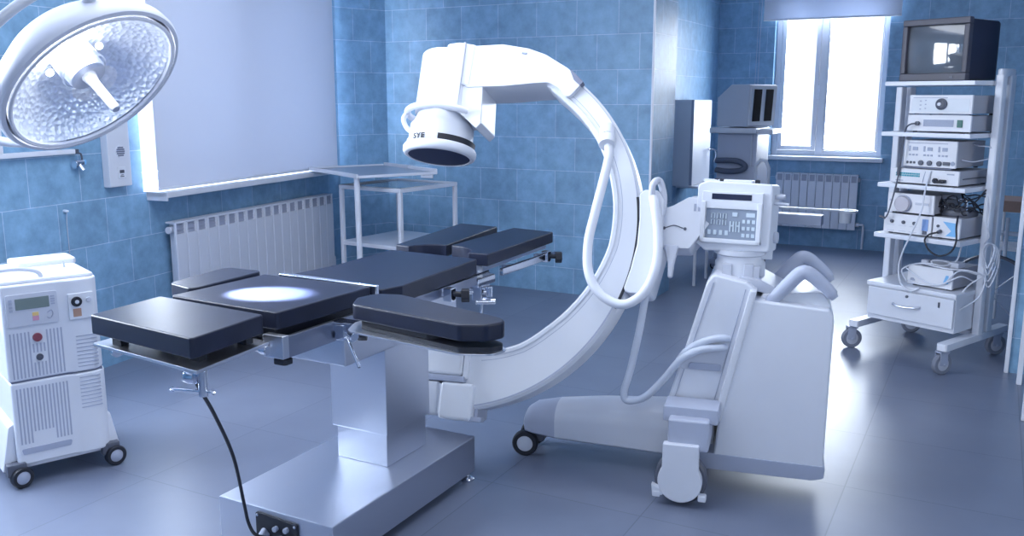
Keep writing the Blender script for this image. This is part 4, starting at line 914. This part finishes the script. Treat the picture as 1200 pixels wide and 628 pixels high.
for k, x in enumerate((-.125, -.105, -.085, -.045, .005, .06)):
    b = MB(); b.cyl((x, 0, .031), (x, -.006 if k < 3 else -.012, .031), .007 if k < 3 else .014, n=18, bev=.002); b.build('socket', DKGREY, f)
b = MB(); b.box(.08, .12, -.004, 0, .022, .042, .002); b.build('slot', DKGREY, f)
b = MB(); b.cyl((.135, 0, .034), (.135, -.006, .034), .012, n=18, bev=.002); b.build('knob', GREY, f)
b = MB(); b.tube([(w, .18, h * .9), (w + .05, .14, h * .85), (w + .11, .16, h * .8), (w + .12, .2, h * .5), (w + .06, .1, h * .3), (w + .01, .05, h * .35)], .003, 6); b.build('thin_wire', OFFWHITE, t)
b = MB(); b.box(-w + .02, w - .02, .002, .02, -.001, .006); b.build('base_strip', SLOTGREY, t)
t, f, w, h, d = device('video_recorder', 'wide flat white recorder with teal lettering below three-column box', -.151, .236, -.235, .15, 1.015, 1.102)
b = MB()
for j in range(2):
    x = -.165
    while x < -.03:
        ww = random.uniform(.006, .014); b.box(x, min(x + ww, -.025), -.003, 0, h - .030 - j * .012, h - .021 - j * .012); x += ww + .003
b.build('teal_print', TEAL, f)
b = MB(); b.box(-.165, -.12, -.002, 0, .018, .023).box(.13, .17, -.002, 0, h - .02, h - .014).tube([(-.005, -.002, .012), (.0, -.002, h * .5), (.008, -.002, h - .01)], .0014, 5); b.build('front_mark', GREY, f)
b = MB(); b.cyl((.07, 0, .032), (.07, -.02, .032), .014, bev=.003).box(.09, .13, -.012, 0, .022, .040, .004).tube([(.07, -.02, .032), (.09, -.03, .028), (.12, -.02, .026)], .006, 8); b.build('plug', BLACK, f)
b = MB(); b.tube([(w + .002, .05, h * .5), (w + .006, .15, h * .52), (w + .006, .3, h * .5)], .003, 6); b.build('side_wire', DKGREY, t)
b = MB(); b.tube([(.04, -.004, .085), (.03, -.012, .03), (.022, -.016, -.03), (.02, -.03, -.13), (-.005, -.04, -.22), (-.03, -.05, -.30), (-.06, -.05, -.38), (-.08, -.045, -.47), (-.06, -.05, -.56), (.0, -.045, -.60), (.05, -.04, -.575)], .0048, 8); b.build('white_cable', WHITE, t)
t, f, w, h, d = device('irrigation_pump', 'box with a large round dial on its front, upper left of lowest shelf', -.171, .102, -.215, .10, .842, .957)
b = MB(); b.lathe([(.045, 0), (.045, .02), (.042, .025), (0, .025)], (-.04, -.001, h * .5), (0, -1, 0), 40); b.build('dial', plain('dial_grey', (.52, .50, .56), .45), f)
b = MB(); b.lathe([(.050, 0), (.050, .006), (.045, .008)], (-.04, -.001, h * .5), (0, -1, 0), 40); b.build('dial_ring', GREY, f)
b = MB(); b.box(.03, .11, -.003, 0, h * .5, h * .62, .001).box(-.125, -.115, -.003, 0, h * .6, h * .7); b.build('front_mark', OFFWHITE, f)
t, f, w, h, d = device('insufflator', 'white box with three small knobs and blue panel below the dial box', -.182, .099, -.22, .10, .722, .838)
b = MB()
for x in (-.09, -.02, .045): b.lathe([(.010, 0), (.010, .008), (.006, .012), (0, .012)], (x, -.001, h * .62), (0, -1, 0), 18)
b.build('knob', DKGREY, f)
b = MB(); b.box(.09, .125, -.003, 0, .035, h - .015, .001); b.build('blue_panel', plain('mid_blue_print', (.22, .36, .68), .4), f)
b = MB(); b.box(.095, .12, -.005, 0, .014, .034, .001); b.build('switch', DKGREY, f)
b = MB()
for x in (-.12, -.05, .015): b.box(x, x + .045, -.002, 0, .018, .021); b.box(x, x + .045, -.002, 0, .05, .052)
b.build('front_marking', OFFWHITE, f)
t, f, w, h, d = device('coagulator', 'small box with light-blue front at right end of the lowest shelf', .110, .258, -.215, .13, .722, .842)
b = MB(); b.prism([(-.02, h - .02), (w - .012, h - .025), (w - .012, .02), (.0, .02), (.03, .05)], -.0025, 0, 'y', .001); b.build('blue_print', LBLUE, f)
b = MB(); b.lathe([(.008, 0), (.008, .006), (0, .006)], (-.045, -.001, h * .6), (0, -1, 0), 14); b.build('socket', DKGREY, f)
b = MB(); b.cyl((-.03, 0, .045), (-.03, -.03, .04), .010, n=12, bev=.003); b.build('plug', DKGREY, f)
b = MB(); b.tube([(-.03, -.03, .04), (-.07, -.045, .025), (-.09, -.05, -.01), (-.06, -.055, -.06), (0, -.06, -.085), (.06, -.055, -.06), (.085, -.05, .0), (.075, -.04, .08), (.05, .02, .135)], .005, 8); b.build('black_cable', BLACK, t)
t = thing('foot_switch', 'black corded control with wire handle lying on top of the blue-front box', 'control', rk(.182, -.10, .842), KA)
b = MB(); b.box(-.075, .075, -.03, .10, 0, .035, .008, 2).box(-.06, .06, -.025, .08, .03, .055, .01); b.build('body', DKGREY, t)
b = MB(); b.tube([(-.06, -.02, .03), (-.062, -.03, .09), (-.04, -.03, .10), (.04, -.03, .10), (.062, -.03, .09), (.06, -.02, .03)], .006, 8); b.build('wire_handle', CHROME, t)
for k in range(5):
    b = MB(); p = [(-.07, -.03, .02)]
    for j in range(5): p.append((-.08 + .038 * j + random.uniform(-.02, .02), -.045 + random.uniform(-.015, .02), .05 + random.uniform(-.04, .07)))
    p += [(.085, .04, random.uniform(.02, .08)), (.095, .10, random.uniform(-.02, .10)), (.10, .16, random.uniform(-.02, .12))]
    b.tube(p, .004, 7, 6); b.build('cord', BLACK, t)
t, f, w, h, d = device('suction_unit', 'pale case wrapped in white cables standing on the drawer box', -.021, .236, -.20, .12, .432, .548)
b = MB(); b.prism([(w - .05, .04), (w - .02, .04), (w - .02, h - .03), (w - .035, h - .03)], -.0025, 0, 'y', .001); b.build('blue_print', LBLUE, f)
b = MB(); b.prism(rpoly([(-w + .015, .03), (-w + .05, .03), (-w + .035, .045), (-w + .02, .045)], .003), -.004, 0, 'y', .001); b.build('latch', GREY, f)
b = MB(); b.tube([(-.03, .08, h), (-.03, .08, h + .03), (.05, .10, h + .03), (.05, .10, h)], .006, 8, 3).box(-.09, -.05, .06, .10, h, h + .03, .006).box(.06, .12, .08, .16, h, h + .035, .008); b.build('carry_handle', OFFWHITE, t)
for p in ([(-.13, -.01, .02), (-.15, -.03, .09), (-.08, .03, .128), (.02, .02, .125), (.10, .02, .122), (.20, .06, .12), (.25, .12, .08), (.24, .10, -.02), (.20, .02, -.08), (.16, -.02, -.10), (.18, .06, .02), (.25, .13, .10)],
          [(-.14, -.01, .10), (-.05, -.012, .05), (.02, -.012, .03), (.09, -.012, .04), (.13, -.012, .09), (.16, .03, .12), (.22, .10, .10)],
          [(-.12, -.012, .03), (-.04, -.012, .015), (.06, -.012, .03), (.12, -.012, .06), (.17, .02, .09), (.2, .12, .05)],
          [(-.06, .06, .13), (.0, .03, .135), (.05, .05, .13), (.09, .11, .155), (.10, .14, .25), (.11, .18, .30)]):
    b = MB(); b.tube(p, .0045, 8, 8); b.build('white_cable', WHITE, t)
# loose cables on the right uprights
t = thing('cable_bundle', 'white and black cables hanging in loops from the right rack upright', 'cables', rk(.335, -.02, .70), KA)
for k in range(4):
    b = MB(); r_ = .05 + .012 * k
    b.tube([(.03 + r_ * .5 * math.cos(a), -.06 + .01 * k + .02 * math.sin(a * 2), -.06 - .02 * k + r_ * 1.4 * math.sin(a)) for a in [i * PI / 5 for i in range(10)]], .004, 7, 5, closed=True); b.build('white_loop', WHITE, t)
for k in range(3):
    b = MB(); b.tube([(-.03, -.03, .30 - .02 * k), (-.07, -.06, .23 + .02 * k), (-.13, -.05, .22 + .02 * k), (-.18, .0, .27 + .015 * k)], .004, 7); b.build('black_loop', BLACK, t)
b = MB(); b.tube([(-.01, -.03, .0), (.02, -.05, .05), (.0, -.055, .12), (-.02, -.02, .3)], .004, 7); b.build('tie', OFFWHITE, t)

# ------------------------------------------------------------------ things at the right edge
t = thing('supply_trolley', 'white trolley with wooden board and spoked wheel half hidden behind the rack', 'trolley', (.15, 6.45, 0), R(-10))
b = MB(); b.box(-.13, .40, -.1, .25, .80, .87, .006); b.build('board', WOOD, t, label='pale brown wooden board')
b = MB(); b.cyl((-.10, -.05, .35), (-.10, -.05, .80), .012).cyl((.36, -.05, .05), (.36, -.05, .80), .012).cyl((-.10, .2, .05), (-.10, .2, .80), .012).cyl((.36, .2, .05), (.36, .2, .80), .012).box(-.12, .38, -.06, .21, .55, .575, .004).cyl((-.15, -.05, .66), (.05, -.05, .66), .014).cyl((-.03, -.06, .5), (-.03, -.06, .76), .012); b.build('frame', WPAINT, t)
b = MB(); M = Matrix.Translation((-.09, -.07, .27)); b.lathe([(.235, -.012), (.25, -.012), (.255, 0), (.25, .012), (.235, .012), (.235, -.012)], axis=(0, 1, 0), n=40, M=M); wh = b.build('wheel', DKGREY, t)
b = MB()
for k in range(8): a = PI * k / 4; b.cyl((0, 0, 0), (.236 * math.cos(a), 0, .236 * math.sin(a)), .004, n=8, M=M)
b.cyl((0, -.03, 0), (0, .03, 0), .025, n=20, M=M); b.build('spoke', OFFWHITE, wh)
b = MB(); b.tube([(-.13, -.02, .74), (-.16, -.06, .55), (-.14, -.07, .38), (-.17, -.05, .30)], .006, 8); b.build('dark_cord', DKGREY, t)
t = thing('instrument_table', 'white metal table whose two front legs stand at the right picture edge', 'table', (.50, 5.02, 0), R(0))
for x, y in ((-.280, .297), (-.268, -.313), (.28, .3), (.28, -.31)):
    b = MB(); b.box(x - .013, x + .013, y - .013, y + .013, 0, .80, .004); b.build('leg', WPAINT, t)
b = MB(); b.box(-.29, .30, -.33, .32, .80, .83, .005); b.build('tabletop', WPAINT, t)
b = MB(); b.box(.272, .288, -.3, .3, .2, .225, .003); b.build('stretcher', WPAINT, t)

# ------------------------------------------------------------------ light
def area(name, loc, direction, sx, sy, energy, col=(.92, .955, 1.0)):
    l = bpy.data.lights.new(name, 'AREA'); l.shape = 'RECTANGLE'; l.size = sx; l.size_y = sy; l.energy = energy; l.color = col
    o = bpy.data.objects.new(name, l); COL.objects.link(o); o.location = loc
    o.rotation_euler = Vector(direction).to_track_quat('-Z', 'Z').to_euler(); return o
area('daylight_far_window', (-1.52, 9.95, 1.72), (0, -1, -.12), 1.5, 1.9, 165)
p = wall_pt(2.0, -.42, 1.72); area('daylight_left_window', p, (WN.x, WN.y, -.05), 2.2, 1.8, 260)
p = wall_pt(-1.13, -.42, 1.75); area('daylight_near_window', p, (WN.x, WN.y, -.25), 2.1, 1.8, 270)
area('rear_fill', (.1, -2.4, 1.75), (0, 1, -.05), 3.2, 1.8, 26)  # added fill behind the camera, entering by a made-up rear opening
area('right_fill', (3.3, 2.5, 1.75), (-1, 0, -.05), 2.8, 1.8, 45)  # added side light through a made-up opening, brightens the back wall's right part
area('ceiling_fill', (-2.1, 2.7, CEIL - .02), (0, 0, -1), 2.4, 2.4, 48)  # unseen ceiling source, added for soft overall light
pb = bpy.data.lights.new('halogen_glow', 'POINT'); pb.energy = 5; pb.shadow_soft_size = .02
po = bpy.data.objects.new('halogen_glow', pb); COL.objects.link(po); po.location = LC + MQ.to_3x3() @ Vector((.11 * math.cos(a0 - PI * .85), .11 * math.sin(a0 - PI * .85), -.06))
sp = bpy.data.lights.new('operating_lamp_beam', 'SPOT'); sp.energy = 1700; sp.spot_size = R(18); sp.spot_blend = .6; sp.shadow_soft_size = .02; sp.color = (.95, .97, 1)
so = bpy.data.objects.new('operating_lamp_beam', sp); COL.objects.link(so); so.location = LC + LN * .13
so.rotation_euler = (Vector((-1.975, 2.06, .9)) - so.location).to_track_quat('-Z', 'Y').to_euler()
W = bpy.data.worlds.new('World'); SC.world = W; W.use_nodes = True
W.node_tree.nodes['Background'].inputs['Color'].default_value = (.88, .94, 1.0, 1); W.node_tree.nodes['Background'].inputs['Strength'].default_value = 1.2

# ------------------------------------------------------------------ camera
cd = bpy.data.cameras.new('camera'); cam = bpy.data.objects.new('camera', cd); COL.objects.link(cam); SC.camera = cam
cd.sensor_fit = 'HORIZONTAL'; cd.sensor_width = 36; cd.lens = 1053.5 * 36 / 1200; cd.clip_start = .05
cam.location = (0, 0, 1.5); cam.rotation_euler = (R(90 - 10.73), 0, R(28.09))
SC.view_settings.view_transform = 'Standard'; SC.view_settings.look = 'None'; SC.view_settings.gamma = 1; SC.view_settings.use_curve_mapping = False
SC.view_settings.exposure = 0.3
SC.cycles.use_denoising = True
SC.cycles.max_bounces = 8; SC.cycles.transparent_max_bounces = 8
